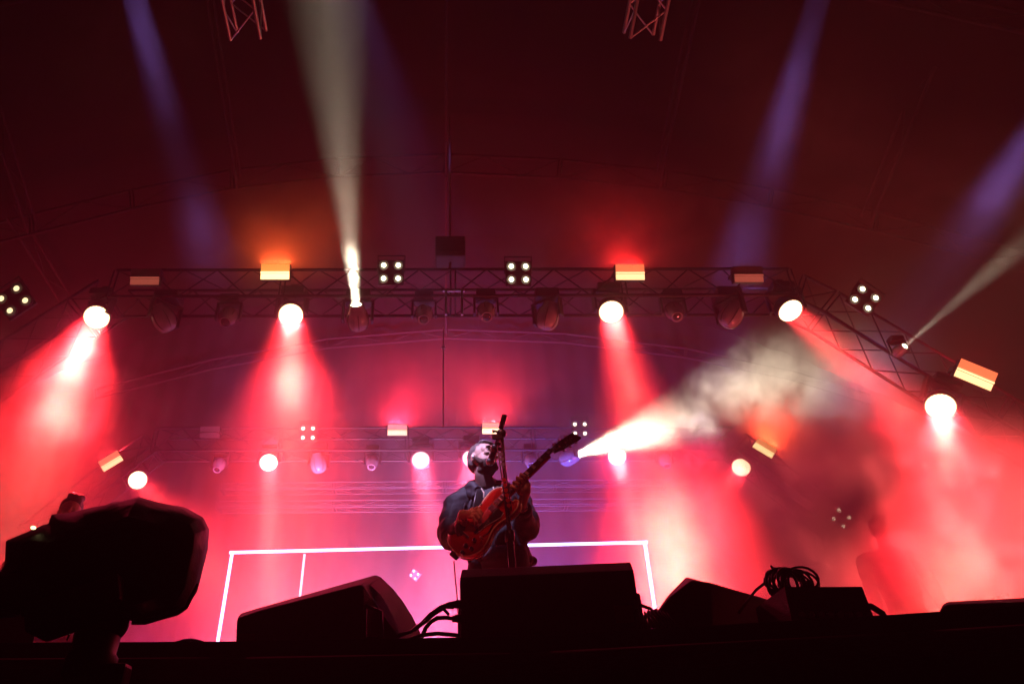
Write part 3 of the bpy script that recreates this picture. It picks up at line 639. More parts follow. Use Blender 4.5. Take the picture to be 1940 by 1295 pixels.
tag(MB().tube([P(860, 1062, 4.16), P(862, 1090, 4.14), P(866, 1130, 4.2), P(868, 1170, 4.4)] + [V((P(868, 1170, 4.4).x, 4.4, STAGE + .01))], .004, 6).build('guitar_lead', M['cable']), 'black lead hanging from the bottom of the red guitar', 'cable')
# picking hand over the strings near the bridge
wr = G2(.0, .095, .055); kn = G2(.035, .045, .052)
def F_(*a): return [G2(*q) for q in a]
hand('picking_hand', [G2(.012, .075, .054), kn, G2(.052, .052, .050)], [
    F_((.055, .055, .055), (.085, .030, .062), (.085, .005, .050), (.072, -.006, .036)),
    F_((.042, .040, .058), (.070, .008, .064), (.068, -.018, .048), (.052, -.026, .034)),
    F_((.028, .036, .056), (.052, -.004, .062), (.046, -.030, .046), (.030, -.036, .030)),
    F_((.014, .040, .054), (.030, .000, .058), (.022, -.026, .044), (.008, -.032, .030)),
    F_((.020, .075, .050), (.055, .060, .042), (.078, .030, .038), (.082, .008, .034))], wr, cuL + (wr - cuL) * .18)
MB().prism([(.060, -.01), (.09, 0), (.072, .016)], .026, .028).build('plectrum', M['ebony'], G)
MB().lathe([(.030, -.006), (.034, 0), (.030, .006)], 20, Matrix.Translation(wr.lerp(cuL, .18)) @ (wr - cuL).to_track_quat('Z', 'Y').to_matrix().to_4x4()).build('bracelet', M['chrome'], SI)
# fretting hand round the neck at about the ninth fret
f0 = .345
wr2 = L(988, 957, 4.10)
hand('fretting_hand', [G2(f0 + .01, -.075, -.01), G2(f0 + .03, -.055, -.004), G2(f0 - .02, -.06, -.004)], [
    F_((f0 + .045, -.055, .002), (f0 + .058, -.048, .042), (f0 + .052, -.012, .050), (f0 + .045, .006, .028)),
    F_((f0 + .020, -.058, .004), (f0 + .030, -.052, .046), (f0 + .022, -.016, .054), (f0 + .016, .000, .028)),
    F_((f0 - .006, -.060, .004), (f0 - .002, -.056, .046), (f0 - .010, -.022, .054), (f0 - .014, -.006, .028)),
    F_((f0 - .030, -.062, .002), (f0 - .032, -.058, .040), (f0 - .038, -.028, .046), (f0 - .040, -.014, .028)),
    F_((f0 + .01, -.05, -.03), (f0 + .03, -.02, -.035), (f0 + .04, .02, -.028), (f0 + .045, .036, -.012))], wr2, cuR + (wr2 - cuR) * .2)
MB().lathe([(.031, -.008), (.036, 0), (.031, .008)], 20, Matrix.Translation(wr2.lerp(cuR, .15)) @ (wr2 - cuR).to_track_quat('Z', 'Y').to_matrix().to_4x4()).build('bracelet', M['chrome'], SI)

# ------------------------------------------------------------------ microphone stand with boom
top = P(950, 822, 4.02); base = V((P(980, 1075, 3.98).x, 4.0, STAGE))
ms = thing('microphone_stand', 'black boom microphone stand in front of the singer with plectrums clipped to it', 'microphone stand', base)
tp = top - base
rod('outer_pole', ms, V((0, 0, .04)), tp * .60, .021, M['black_metal'], 14); rod('inner_pole', ms, tp * .60, tp, .0125, M['black_metal'], 12)
MB().lathe([(.026, -.03), (.028, 0), (.026, .03)], 14, Matrix.Translation(tp * .60)).build('clutch', M['black_plastic'], ms)
MB().lathe([(.14, 0), (.14, .018), (.04, .032), (.02, .06)], 28).build('base_plate', M['black_metal'], ms)
bt, bb = P(956, 786, 3.95) - base, P(937, 852, 4.14) - base
rod('boom', ms, bb, bt, .0085, M['black_metal']); MB().tube([bt - (bt - bb).normalized() * .09, bt], [.017, .017], 12).build('counterweight', M['black_plastic'], ms)
MB().ball(tp + V((0, 0, .005)), (.03, .022, .03), 14, 8).build('boom_clamp', M['black_plastic'], ms)
MB().tube([tp + V((0, 0, .0)), tp + V((-.035, -.01, .015)), tp + V((-.055, -.01, .012))], [.007, .007, .011], 8).build('clamp_knob', M['black_plastic'], ms)
MB().box((-.03, -.012, -.012), (.03, .012, .012), Matrix.Translation(tp + V((-.03, -.02, -.03)))).build('clip_bar', M['black_plastic'], ms)
mm = thing('microphone', 'microphone held at the singer mouth by the boom', 'microphone', P(930, 870, 4.18))
md = (P(939, 848, 4.14) - P(930, 872, 4.20)).normalized(); mq = md.to_track_quat('Z', 'Y').to_matrix().to_4x4()
MB().lathe([(.013, .05), (.017, .10), (.021, -.0), (.021, .02)][::1] and [(.021, .0), (.020, .03), (.014, .13), (.012, .15)], 16, mq).build('body', M['black_plastic'], mm)
MB().ball((0, 0, 0), (.027, .027, .03), 16, 10, mq @ Matrix.Translation((0, 0, -.012))).build('grille', M['steel'], mm)
MB().lathe([(.024, .06), (.026, .08), (.024, .10)], 14, mq).build('clip', M['black_plastic'], mm)
tag(MB().tube([P(942, 842, 4.13), P(944, 835, 4.08), P(943, 850, 3.99), P(950, 900, 3.96), P(958, 960, 3.95), P(963, 1020, 3.95), P(966, 1080, 3.95), V((P(966, 1080, 3.95).x, 3.95, STAGE + .01))], .0045, 6).build('microphone_cable', M['cable']), 'thin black cable running down beside the microphone stand', 'cable')
tag(MB().tube([P(950, 890, 3.93), P(955, 940, 3.93), P(962, 1000, 3.93)], .0022, 5).build('coiled_lead', M['cable']), 'thin coiled lead wound against the microphone stand', 'cable')
for k in range(11):
    mtl = M['ebony'] if k < 2 else (M['pick'] if k < 5 else M['redpick'])
    p_ = P(945 + k * 1.9, 841 + k * 9.6 + (20 if k > 4 else 0), 3.975) - base
    MB().prism([(0, -.014), (.011, -.004), (.012, .006), (.006, .012), (-.006, .012), (-.012, .006), (-.011, -.004)], -.0015, .0015, Matrix.Translation(p_) @ Matrix.Rotation(R(90), 4, 'X')).build('plectrum', mtl, ms)
rod('plectrum_rail', ms, P(950, 836, 3.985) - base, P(969, 965, 3.985) - base, .0045, M['black_plastic'])

# ------------------------------------------------------------------ second person behind the covered camera
def figure(name, label, x, y, hgt, skinm, top, hairm, pose, yaw=0, quiff=26):
    t = thing(name, label, 'person', (x, y, STAGE)); t.rotation_euler = (0, 0, yaw); k = hgt / 1.78
    b = MB()
    for s_ in (-1, 1):
        b.limb((s_ * .09 * k, 0, .92 * k), (s_ * .13 * k, -.03, .5 * k), .10, .07); b.limb((s_ * .13 * k, -.03, .5 * k), (s_ * .15 * k, 0, .1 * k), .07, .05); b.limb((s_ * .15 * k, .03, .05), (s_ * .17 * k, -.14, .04), .045, .04)
    b.ball((0, 0, .95 * k), (.16, .12, .12)); remesh(b.build('trousers', M['trousers'], t), .02, 4)
    b = MB(); b.tube([(0, 0, .86 * k), (0, 0, 1.05 * k), (0, .01, 1.3 * k), (0, .02, 1.44 * k), (0, .02, 1.5 * k)], [(.12, .17), (.12, .165), (.13, .205), (.10, .16), (.06, .07)], 18)
    hands = []
    for s_, (el, wrp) in zip((-1, 1), pose):
        sh = V((s_ * .19 * k, .01, 1.40 * k)); b.limb(sh, el, .07, .05); b.limb(el, V(el).lerp(V(wrp), .15), .05, .042); hands.append((el, wrp))
    b.limb((-.15 * k, .01, 1.42 * k), (.15 * k, .01, 1.42 * k), .07, .07); remesh(b.build('shirt', M[top], t), .015, 4, None, .03, .1)
    for el, wrp in hands:
        b = MB(); el, wrp = V(el), V(wrp); b.limb(el, wrp, .042, .028); d = (wrp - el).normalized(); sd = d.cross(V((0, 1, 0))).normalized()
        b.limb(wrp, wrp + d * .06, .028, .03)
        for f in range(4): a = wrp + d * .07 + sd * (.018 * (f - 1.5)); b.limb(a, a + d * .045 - V((0, .02, 0)), .010, .009, 8); b.limb(a + d * .045 - V((0, .02, 0)), a + d * .05 - V((0, -.02, .02)), .009, .008, 8)
        b.limb(wrp + d * .02, wrp + d * .05 + sd * .045, .011, .009, 8)
        remesh(b.build('arm', M['skin'], t), .006, 2)
    b = MB(); z = 1.64 * k; b.ball((0, .01, z + .03), (.075, .093, .085)); b.ball((0, -.02, z - .03), (.06, .07, .07)); b.ball((0, -.05, z - .075), (.033, .03, .026)); b.tube([(0, -.085, z + .02), (0, -.11, z - .02)], [.008, .014], 8)
    for s_ in (-1, 1): b.ball((s_ * .077, .015, z - .005), (.011, .018, .03)); b.ball((s_ * .03, -.07, z - .01), (.02, .016, .016))
    b.limb((0, .02, z - .06), (0, .02, 1.45 * k), .055, .06); h = remesh(b.build('head', M['skin'], t), .006, 2)
    b = MB(); b.ball((0, .025, z + .055), (.084, .096, .082)); b.ball((0, .06, z), (.075, .06, .08)); b.ball((.01, -.045, z + .105), (.06, .05, .032), rot=Matrix.Rotation(.3, 3, 'Y')); b.ball((.04, -.02, z + .115), (.04, .06, .025))
    random.seed(9)
    for i in range(quiff):
        a = random.uniform(-1.2, 1.2); q = V((math.sin(a) * .06, -.055 + random.uniform(0, .06), z + .10 + random.uniform(-.01, .02)))
        b.limb(q, q + V((random.uniform(.01, .05), random.uniform(-.01, .05), random.uniform(.0, .012))), .013, .009, 6)
    remesh(b.build('hair', M[hairm], h), .006, 1, None, .01, .02)
    return t
pp = at(136, 958, 5.3); hp_ = pp.z - STAGE + .08
figure('person', 'dark haired person whose head shows above the covered camera', pp.x, 5.3, hp_ , 'skin', 'tshirt', 'dark_hair', (((-.28, -.05, 1.12), (-.12, -.28, 1.05)), ((.28, -.05, 1.12), (.12, -.28, 1.05))), R(25), 0)
# bass player, a faint silhouette in the red smoke
bp = at(1700, 1160, 6.6)
figure('person', 'bass player seen as a faint silhouette inside the red smoke', at(1700, 1100, 7.5).x, 7.5, at(1700, 985, 7.5).z - STAGE + .10, 'skin', 'tshirt', 'dark_hair', (((-.30, -.05, 1.10), (-.10, -.24, 1.02)), ((.40, -.04, 1.10), (.62, -.30, 1.12))), R(-8), 0)
bo = at(1700, 1100, 6.6); t = thing('bass_guitar', 'bass guitar held by the silhouette in the red smoke, neck pointing right', 'bass guitar', (bo.x - .05, 6.62, STAGE + 1.0)); t.rotation_euler = (R(90), R(-14), 0)
bpoly = spline([(-.26, 0), (-.22, .14), (-.08, .17), (.04, .11), (.14, .15), (.24, .17), (.27, .13), (.18, .05), (.18, -.05), (.24, -.12), (.18, -.15), (.06, -.11), (-.08, -.17), (-.22, -.14)], 4)
MB().prism([tuple(p) for p in bpoly], -.02, .02).build('body', M['bass'], t)
MB().box((.15, -.027, .0), (.86, .027, .03)).build('neck', M['maple'], t)
MB().prism([(.86, -.025), (.86, .03), (.92, .055), (1.05, .05), (1.08, .0), (1.0, -.045), (.92, -.035)], .0, .018).build('headstock', M['maple'], t)
for k in range(4):
    MB().lathe([(.006, 0), (.006, .03), (.014, .032), (.014, .05)], 10, Matrix.Translation((.90 + k * .045, .052, .009)) @ Matrix.Rotation(R(-90), 4, 'X')).build('tuner', M['steel'], t)

# ------------------------------------------------------------------ floor monitors
def wedge(label, pos, yaw, w=.56, d=.46, h=.33, group='floor monitors', side=None):
    """profile in the y z plane: upright back towards the audience, chamfer, sloped grille towards the singer"""
    t = thing('floor_monitor', label, 'floor monitor', pos, group); t.rotation_euler = (0, 0, yaw)
    prof = [(0, .0), (0, .03), (-.008, .036), (-.008, h - .045), (.05, h), (.10, h), (d, .12), (d, 0)]
    prof = [(-y, z) for y, z in prof]                     # grille faces away from the audience side
    b = MB(); n = len(prof); xs = [-w / 2, w / 2]
    vs = [(x, -y, z) for x in xs for y, z in prof]
    b.add(vs, [(i, (i + 1) % n, n + (i + 1) % n, n + i) for i in range(n)] + [tuple(range(n))[::-1], tuple(range(n, 2 * n))])
    body = b.build('cabinet', M['cab'], t)
    bv = body.modifiers.new('edge', 'BEVEL'); bv.width = .006; bv.segments = 2; bv.limit_method = 'ANGLE'
    g0, g1 = V((0, .11, h - .004)), V((0, d - .01, .135)); sl = (g1 - g0); nr = V((0, -sl.z, sl.y)).normalized()
    if nr.z < 0: nr = -nr
    mx = Matrix(((1, 0, 0, 0), (0, sl.normalized().y, nr.y, (g0 + g1).y / 2), (0, sl.normalized().z, nr.z, (g0 + g1).z / 2), (0, 0, 0, 1)))
    MB().box((-w / 2 + .02, -sl.length / 2 + .01, .002), (w / 2 - .02, sl.length / 2 - .01, .014), mx, .004).build('grille', M['grille'], t)
    for sx in (-1, 1):                                     # recessed side handles
        hx = sx * (w / 2 + .001)
        hb = MB(); hb.box((min(hx, hx - sx * .006), .10, .10), (max(hx, hx - sx * .006) , .22, .20)); hb.build('handle_cup', M['ebony'], t)
        MB().tube([(hx + sx * .012, .09, .205), (hx + sx * .012, .23, .205), (hx + sx * .012, .23, .095), (hx + sx * .012, .09, .095), (hx + sx * .012, .09, .205)], .007, 6).build('handle_frame', M['black_plastic'], t)
    return t
c0, c1 = P(871, 1068, 2.42), P(1197, 1058, 2.34); cm = (c0 + c1) / 2
wd = (c1 - c0).length
c = wedge('wide floor monitor centred in front of the singer', (cm.x, cm.y, STAGE), math.atan2(c1.y - c0.y, c1.x - c0.x), wd, .5, cm.z - STAGE + .002)
MB().box((wd / 2 - .075, -.012, .10), (wd / 2 - .02, -.0085, .15)).build('label_plate', M['red_cloth'], c)
for z in (.155, .10): MB().box((wd / 2 - .012, -.011, z - .014), (wd / 2 - .004, -.0085, z + .014)).build('slot', M['dead_panel'], c)
def loft(name, label, near, far, yn, yf, red=False, hole=None, extra=None):
    """turned wedge cabinet between its near side panel and its far side panel"""
    N = [P(x, y, yn) for x, y in near]; Q = [P(x, y, yf) for x, y in far]
    for l_ in (N, Q):
        for i in (0, -1): l_[i].z = STAGE + .001
    o = (N[0] + N[-1]) / 2; o.z = STAGE; t = thing('floor_monitor', label, 'floor monitor', o, 'floor monitors'); n = len(N)
    b = MB(); b.add([p - o for p in N] + [p - o for p in Q], [(i, (i + 1) % n, n + (i + 1) % n, n + i) for i in range(n)] + [tuple(range(n))[::-1], tuple(range(n, 2 * n))])
    c = b.build('cabinet', M['cab'], t); bv = c.modifiers.new('edge', 'BEVEL'); bv.width = .007; bv.segments = 2; bv.limit_method = 'ANGLE'
    return t, o, N, Q
t, o, N, Q = loft('floor_monitor', 'floor monitor left of the singer with a long edge rising to the right', [(449, 1230), (449, 1171), (455, 1168), (490, 1156), (680, 1107), (690, 1109), (691, 1230)],
    [(452, 1230), (451, 1167), (457, 1161), (489, 1151), (712, 1088), (724, 1093), (815, 1230)], 2.36, 2.74)
# curved back panel, handle cup and nameplate
b = MB(); e = P(716, 1090, 2.741) - o
arc = [P(x, y, 2.70) - o for x, y in ((722, 1093), (745, 1115), (763, 1138), (780, 1165), (793, 1190), (803, 1215))]; arc2 = [P(x - 20, y + 14, 2.45) - o for x, y in ((722, 1093), (742, 1113), (757, 1138), (770, 1165), (780, 1190), (788, 1215))]
b.add(arc + arc2, [(i, i + 1, 7 + i, 6 + i) for i in range(5)], True); b.build('back_panel', M['cab'], t)
b = MB(); hc = [P(x, y, 2.352) - o for x, y in ((692, 1146), (722, 1158), (724, 1206), (692, 1208))]; b.tube(hc + [hc[0]], .006, 6); b.build('handle_frame', M['black_plastic'], t)
MB().box((-.026, -.006, -.014), (.026, 0, .014), Matrix.Translation(P(467, 1209, 2.34) - o)).build('badge', M['red_cloth'], t)
loft('floor_monitor', 'floor monitor right of the singer with a long edge falling to the right', [(1236, 1230), (1246, 1160), (1268, 1130), (1310, 1098), (1346, 1102), (1349, 1230)],
    [(1216, 1230), (1245, 1157), (1265, 1128), (1300, 1092), (1462, 1137), (1465, 1230)], 2.32, 2.66)
t, o, N, Q = loft('floor_monitor', 'very low floor monitor at the right edge of the stage', [(1776, 1180), (1780, 1154), (1792, 1144), (2020, 1136), (2020, 1180)], [(1780, 1176), (1784, 1146), (1795, 1139), (2010, 1128), (2010, 1176)], 2.12, 2.7)
# stage box with a carry handle, and the coil of cables on it
bo = P(1524, 1150, 2.3); sb = thing('stage_box', 'low dark stage box with an end handle, carrying the coil of cables', 'stage box', (bo.x, bo.y, STAGE))
hT = P(1524, 1132, 2.3).z - STAGE; wl = P(1455, 1132, 2.3).x - bo.x; wr_ = P(1598, 1131, 2.3).x - bo.x
MB().prism([(wl, 0), (wr_ + .012, 0), (wr_, hT), (wl + .004, hT)], -.12, .12, Matrix.Rotation(R(90), 4, 'X')).build('case', M['cab'], sb)
MB().prism([(wr_, 0), (wr_ + .065, 0), (wr_ + .05, hT * .80), (wr_ + .002, hT * .80)], -.06, -.02, Matrix.Rotation(R(90), 4, 'X')).build('end_bracket', M['black_metal'], sb)
MB().tube([(wr_ + .02, -.03, hT * .78), (wr_ + .06, -.03, hT * .80), (wr_ + .085, -.03, hT * .68), (wr_ + .095, -.03, hT * .3), (wr_ + .097, -.03, .01)], .010, 10).build('handle', M['black_plastic'], sb)
for k in range(7): MB().lathe([(.009, 0), (.009, .012), (.006, .014)], 10, Matrix.Translation((wl + .03 + k * .027, -.121, hT * .5)) @ Matrix.Rotation(R(90), 4, 'X')).build('socket', M['steel'], sb)
cc = thing('cable_coil', 'bundled coil of black cables lying on the stage box', 'cable coil', (P(1500, 1130, 2.3).x, 2.3, P(1500, 1131, 2.3).z))
random.seed(21)
for k in range(16):
    cx_ = random.uniform(-.035, .035); rr = random.uniform(.038, .060); hh = random.uniform(.034, .05); ang = random.uniform(-.9, .9); yy = random.uniform(-.04, .04)
    MB().tube([(cx_ + rr * math.cos(a) * math.cos(ang), yy + rr * math.cos(a) * math.sin(ang), .038 + hh * math.sin(a) * (.8 if a > 3.1 else 1)) for a in [6.283 * i / 20 for i in range(21)]], random.choice((.0035, .004, .0045)), 6).build('loop', M['cable'], cc)
b = MB(); b.tube([(-.038, 0, .088), (-.02, 0, .080), (.0, 0, .083), (.03, 0, .078), (.05, -.005, .066)], [.006, .010, .011, .010, .007], 8); b.tube([(-.045, -.01, .094), (-.03, 0, .078)], [.003, .006], 6)
b.tube([(.052, -.02, .045), (.060, -.02, .008)], [.008, .010], 8); b.tube([(.033, -.03, .05), (.036, -.03, .0)], [.007, .010], 8); b.tube([(-.03, -.03, .04), (-.045, -.03, .0)], [.006, .010], 8); b.build('tie_and_plugs', M['black_plastic'], cc)
tag(MB().tube([P(*p) for p in ((1460, 1101, 2.3), (1446, 1106, 2.29), (1432, 1117, 2.28), (1418, 1135, 2.25), (1400, 1160, 2.22))], .0045, 6).build('loose_cable', M['cable']), 'cable running from the coil down to the left over the right floor monitor', 'cable')
tag(MB().tube([P(*p) for p in ((1515, 1103, 2.3), (1530, 1107, 2.3), (1546, 1116, 2.3), (1562, 1131, 2.3))], .0042, 6).build('loose_cable', M['cable']), 'short cable arching from the coil down to the right end of the stage box', 'cable')
# cables and plugs at the centre monitor
CB = (
 ('upper cable arching from the centre monitor down to the left floor monitor', ((868, 1139, 2.36), (850, 1143, 2.34), (835, 1149, 2.32), (815, 1163, 2.3), (800, 1179, 2.3), (778, 1196, 2.28), (755, 1203, 2.25)), .0055),
 ('second cable just below the upper cable left of the centre monitor', ((866, 1145, 2.36), (845, 1149, 2.34), (822, 1163, 2.31), (806, 1177, 2.29), (785, 1192, 2.26)), .005),
 ('thick cable curving from the lower plug of the centre monitor to the deck', ((862, 1172, 2.36), (845, 1169, 2.34), (828, 1170, 2.33), (815, 1178, 2.32), (806, 1190, 2.3), (799, 1206, 2.3)), .0065),
 ('short cable end poking out left of the centre monitor', ((858, 1150, 2.35), (845, 1149, 2.33), (840, 1153, 2.32), (850, 1163, 2.31)), .005),
 ('cable on the deck between the centre monitor and the left floor monitor', ((775, 1212, 2.2), (800, 1202, 2.24), (830, 1199, 2.26), (870, 1203, 2.3)), .006),
 ('cable leaving the right side of the centre monitor', ((1200, 1146, 2.4), (1215, 1146, 2.38), (1232, 1152, 2.36), (1243, 1165, 2.32)), .0055),
 ('thin bright cable end hooked over the deck right of the centre monitor', ((1244, 1154, 2.3), (1228, 1160, 2.28), (1222, 1172, 2.26), (1216, 1184, 2.24)), .0045),
 ('cable loop lying on the stage edge between the camera and the glowing frame', ((330, 1218, 2.2), (345, 1213, 2.2), (362, 1211, 2.2), (378, 1214, 2.2), (390, 1219, 2.2)), .0045))
for lb, pts, r_ in CB: tag(MB().tube([P(*p) for p in pts], r_, 8).build('cable', M['cable']), lb, 'cable')
for y_, lb in ((1145, 'upper plug in the left side of the centre monitor'), (1172, 'lower plug in the left side of the centre monitor')):
    a = P(856, y_, 2.36); MB_ = MB().tube([(0, 0, 0), (.02, 0, .002), (.04, 0, .0)], [.009, .013, .012], 12); o = tag(MB_.build('cable_plug', M['black_plastic']), lb, 'plug'); o.location = a
o = tag(MB().box((-.022, -.01, 0), (.022, .01, .004)).build('tape_strip', M['tape']), 'small strip of pale tape on the deck edge beside the centre monitor', 'tape'); o.location = (P(812, 1206, 2.1).x, e0.y + .03, STAGE + .002)
b = MB()
for k in range(7):
    a = P(1222 + k * 7, 1163 - 4 * math.sin(k * .6), 2.27); b.tube([a + V((0, .02, -.04)), a + V((.0, 0, .004)), a + V((.02, -.01, -.04))], [.007, .006, .007], 6)
tag(b.build('cable_bundle', M['cable']), 'small heap of cable between the centre monitor and the right floor monitor', 'cable')

# ------------------------------------------------------------------ covered broadcast camera in the pit
OUT = [(-70, 1100), (-20, 1088), (0, 1082), (11, 1068), (12, 1024), (30, 1016), (52, 1006), (80, 994), (91, 991), (97, 973), (130, 969), (153, 966), (172, 961), (200, 955), (212, 950), (231, 948), (262, 940), (300, 950), (350, 961), (385, 979), (397, 1001), (392, 1040), (388, 1062), (374, 1120), (352, 1157), (322, 1167), (300, 1172), (280, 1179), (262, 1181), (246, 1177), (236, 1164), (215, 1168), (180, 1172), (140, 1176), (122, 1172), (96, 1165), (60, 1160), (20, 1168), (-70, 1176)]
cp = P(200, 1120, 1.75)
bc = thing('broadcast_camera', 'large broadcast camera under a black rain cover standing in front of the stage', 'camera', (cp.x, cp.y, 0))
o = V((cp.x, cp.y, 0)); outl = [V(p) for p in OUT]; n = len(outl); cen = V((190, 1070)); b = MB(); random.seed(3); rings = []
for dy, k in ((-.17, .70), (-.14, .86), (-.08, .96), (0, 1.), (.09, .99), (.15, .94), (.18, .84)):
    r_ = []
    for p in outl:
        r_.append(P(*(cen + (p - cen) * (k + (random.uniform(-.012, .012) if k < .97 else 0))), 1.78 + dy * (1 + .25 * math.sin(p.x * .03))) - o)
    rings.append(r_)
b.add([p for r_ in rings for p in r_], [(j * n + i, j * n + (i + 1) % n, (j + 1) * n + (i + 1) % n, (j + 1) * n + i) for j in range(len(rings) - 1) for i in range(n)] + [tuple(range(n))[::-1], tuple(range((len(rings) - 1) * n, len(rings) * n))], False)
b.sm = [True] * len(b.sm); cv = b.build('rain_cover', M['cover'], bc)
sd = cv.modifiers.new('edges', 'BEVEL'); sd.width = .008; sd.segments = 2; sd.limit_method = 'ANGLE'
tx = bpy.data.textures.new('cover_creases', 'CLOUDS'); tx.noise_scale = .09; dm = cv.modifiers.new('creases', 'DISPLACE'); dm.texture = tx; dm.strength = .012; dm.texture_coords = 'LOCAL'
MB().tube([P(x, y, 1.60) - o for x, y in ((250, 1179), (275, 1177), (305, 1170), (335, 1160), (352, 1150), (365, 1125), (375, 1105))], [.004, .006, .004, .006, .005, .004, .003], 6).build('cover_hem', M['cover'], bc)
b = MB(); b.ball(P(199, 1180, 1.75) - o, (.052, .052, .045), 20, 12); hd0 = P(186, 1200, 1.75) - o
b.lathe([(.046, .03), (.05, .0), (.048, -.04), (.055, -.05), (.055, -.09), (.03, -.1)], 24, Matrix.Translation(hd0)); b.build('pan_head', M['black_metal'], bc)
for a_, c_ in (((40, 1160), (120, 1135)), ((-60, 1175), (60, 1150)), ((0, 1163), (42, 1152))): rod('pan_bar', bc, P(*a_, 1.62) - o, P(*c_, 1.66) - o, .009, M['black_metal'])
b = MB(); b.box((-.09, -.05, -.03), (.10, .05, .03), Matrix.Translation(P(150, 1152, 1.6) - o) @ Matrix.Rotation(R(-20), 4, 'Y'), .008); b.build('mounting_plate', M['black_metal'], bc)
rod('column', bc, V((hd0.x, hd0.y, .25)), hd0 + V((0, 0, -.08)), .045, M['black_metal'], 20)
for k in range(3):
    a = 2.094 * k + .4; rod('leg', bc, V((hd0.x, hd0.y, .42)), V((hd0.x + .45 * math.cos(a), hd0.y + .3 * math.sin(a), .03)), .022, M['black_metal'], 12)
MB().ball(P(63, 999, 1.62) - o, (.006, .006, .004), 10, 6).build('tally_lamp', M['tally'], bc)
MB().box((-.025, -.02, -.03), (.025, .02, .02), Matrix.Translation(P(218, 1278, 1.55) - o), .008).build('remote_box', M['black_plastic'], bc)
MB().tube([P(x, y, 1.6) - o for x, y in ((60, 1170), (65, 1195), (85, 1203), (105, 1190), (118, 1165))], .004, 6).build('hanging_lead', M['cable'], bc)
MB().tube([P(x, y, 1.7) - o for x, y in ((128, 1182), (132, 1190), (130, 1204), (127, 1212))], .002, 6).build('tie_cord', M['cable'], bc)
q = P(60, 1190, 2.7); t = thing('flight_case', 'dark flight case on the stage half hidden behind the covered camera', 'flight case', (q.x, 2.7, STAGE))
hx = P(124, 1190, 2.7).x - q.x; MB().box((-hx * 2.4, -.2, .0), (hx, .2, .20), bev=.01).build('case', M['red_cloth'], t)
for x in (-hx * 2.4, hx): rod('edge_rail', t, (x, -.2, 0), (x, -.2, .2), .008, M['black_metal'])
t = thing('cable_drum', 'dark cable drum lying in the pit at the lower left', 'cable drum', P(40, 1300, 1.5)); 
for z in (-.05, .05): MB().lathe([(.13, z - .006), (.13, z + .006)], 24, Matrix.Rotation(R(70), 4, 'X')).build('flange', M['black_plastic'], t)
MB().lathe([(.09, -.045), (.1, 0), (.09, .045)], 24, Matrix.Rotation(R(70), 4, 'X')).build('wound_cable', M['cable'], t)
t.location.z = .13


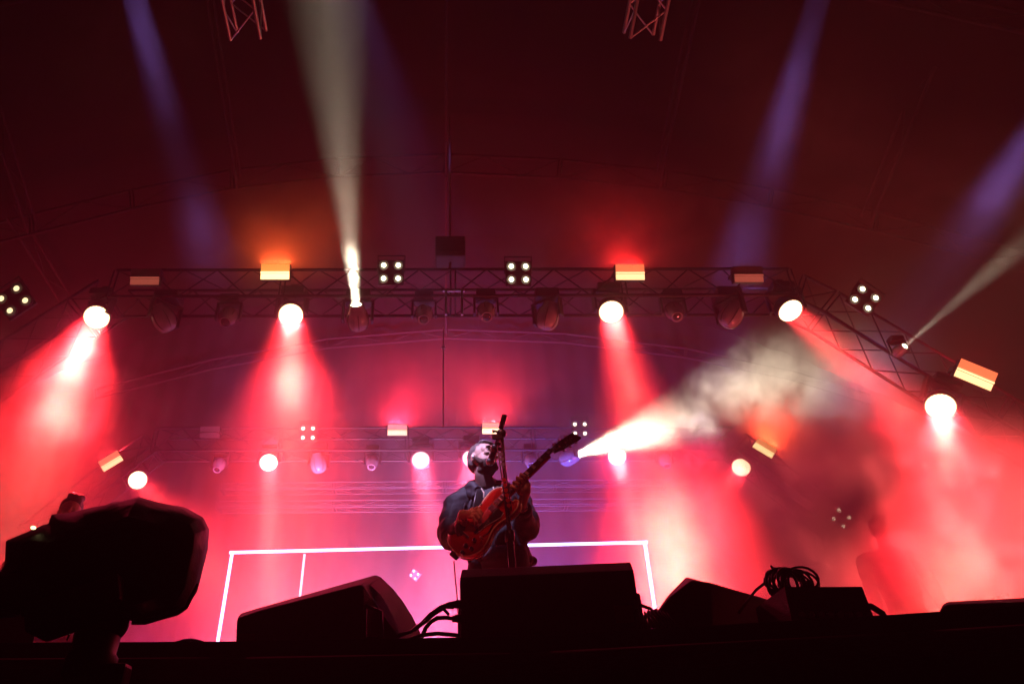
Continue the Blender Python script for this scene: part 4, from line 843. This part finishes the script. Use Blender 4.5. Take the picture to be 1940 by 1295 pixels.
# ------------------------------------------------------------------ haze and smoke
HAZE = .012
m, nt, v = volume('haze_air', HAZE, (.93, .90, .92), .35)
hz = struct(MB().box((-42, -16, -1.3), (42, 32, 17.5)).build('haze', m), 'stuff')
def fog(c, r, dens, seed, scale=.8, mn=.35, g=.15, lo=.36, hi=.66, detail=4, step=1., inner=.1):       # soft bank without an edge of its own
    m, nt, v = volume('fog_%d' % seed, 1., (.96, .93, .94), g); m.cycles.volume_step_rate = step
    N = nt.nodes.new; Lk = nt.links.new
    tc = N('ShaderNodeTexCoord'); ln = N('ShaderNodeVectorMath'); ln.operation = 'LENGTH'; Lk(tc.outputs['Object'], ln.inputs[0])
    f = N('ShaderNodeMapRange'); f.interpolation_type = 'SMOOTHSTEP'; f.inputs['From Min'].default_value = 1.; f.inputs['From Max'].default_value = inner; f.inputs['To Max'].default_value = dens
    Lk(ln.outputs['Value'], f.inputs['Value'])
    mp = N('ShaderNodeMapping'); mp.inputs['Scale'].default_value = r; Lk(tc.outputs['Object'], mp.inputs['Vector'])
    n = N('ShaderNodeTexNoise'); n.noise_dimensions = '4D'; n.inputs['W'].default_value = seed * 2.3; n.inputs['Scale'].default_value = scale; n.inputs['Detail'].default_value = detail; n.inputs['Roughness'].default_value = .58; n.inputs['Distortion'].default_value = .9
    Lk(mp.outputs[0], n.inputs['Vector'])
    q = N('ShaderNodeMapRange'); q.inputs['From Min'].default_value = lo; q.inputs['From Max'].default_value = hi; q.inputs['To Min'].default_value = mn; q.inputs['To Max'].default_value = 1.7; Lk(n.outputs['Fac'], q.inputs['Value'])
    x = N('ShaderNodeMath'); x.operation = 'MULTIPLY'; Lk(f.outputs[0], x.inputs[0]); Lk(q.outputs[0], x.inputs[1]); Lk(x.outputs[0], v.inputs['Density'])
    o = MB().ball((0, 0, 0), 1., 24, 14).build('smoke', m); o.location = c; o.scale = r
    return struct(o, 'stuff')
WISP = dict(mn=0., lo=.44, hi=.66, detail=8, step=.3, inner=.35)
fog(at(1720, 1060, 6.3), (3.0, .8, 1.9), 1.3, 1, 1.6, mn=.10, lo=.43, hi=.60, detail=7, step=.4, inner=.5)
fog(at(1760, 980, 8.6), (3.2, 1.2, 1.8), .7, 11, 1.5, mn=.05, lo=.44, hi=.62, detail=7, step=.4, inner=.4)
fog(at(20, 860, 8.2), (2.6, 1.5, 2.6), .45, 2, 1.2, mn=.08, lo=.42, hi=.66, detail=7, step=.4)
fog(at(1500, 715, 11.4), (2.4, 1.0, 1.25), .9, 3, 1.9, **WISP)
fog(at(1322, 836, 11.8), (.62, .5, .7), 2.4, 4, 3.0, **WISP)
fog(at(1600, 885, 9.0), (1.2, .5, .8), .6, 8, 2.4, **WISP)
fog(at(1420, 1000, 9.6), (2.2, 1.0, 1.2), .35, 5, 1.8, **WISP)
fog(at(1180, 825, 12.9), (2.4, 1.2, 1.2), .34, 9, .9)
fog(at(560, 780, 8.1), (1.3, .8, .8), .14, 6, 1.2)
fog(V((1.0, 10.9, 2.6)), (12, 3.6, 4.2), .19, 7, .45)
fog(at(800, 780, 12.6), (6.5, 1.8, 2.2), .16, 12, .6)
fog(at(645, 420, 8.4), (.9, .8, 1.7), .22, 21, 1.0)
fog(at(255, 90, 6.2), (1.6, 1.1, 2.8), .05, 22, 1.3)
fog(at(1490, 230, 6.9), (2.0, 1.2, 3.6), .055, 23, 1.3)
fog(at(1870, 380, 7.4), (2.0, 1.0, 2.0), .09, 24, 1.0)
fog(at(1560, 720, 10.5), (2.6, 1.2, 1.7), .16, 25, .8)
fog(at(1449, 820, 13.4), (2.0, 1.1, 1.8), .14, 26, 1.2)
fog(at(522, 480, 8.7), (2.3, 1.1, 1.9), .26, 13, 1.2)
fog(at(1193, 470, 8.7), (2.9, 1.1, 2.2), .26, 14, 1.2)
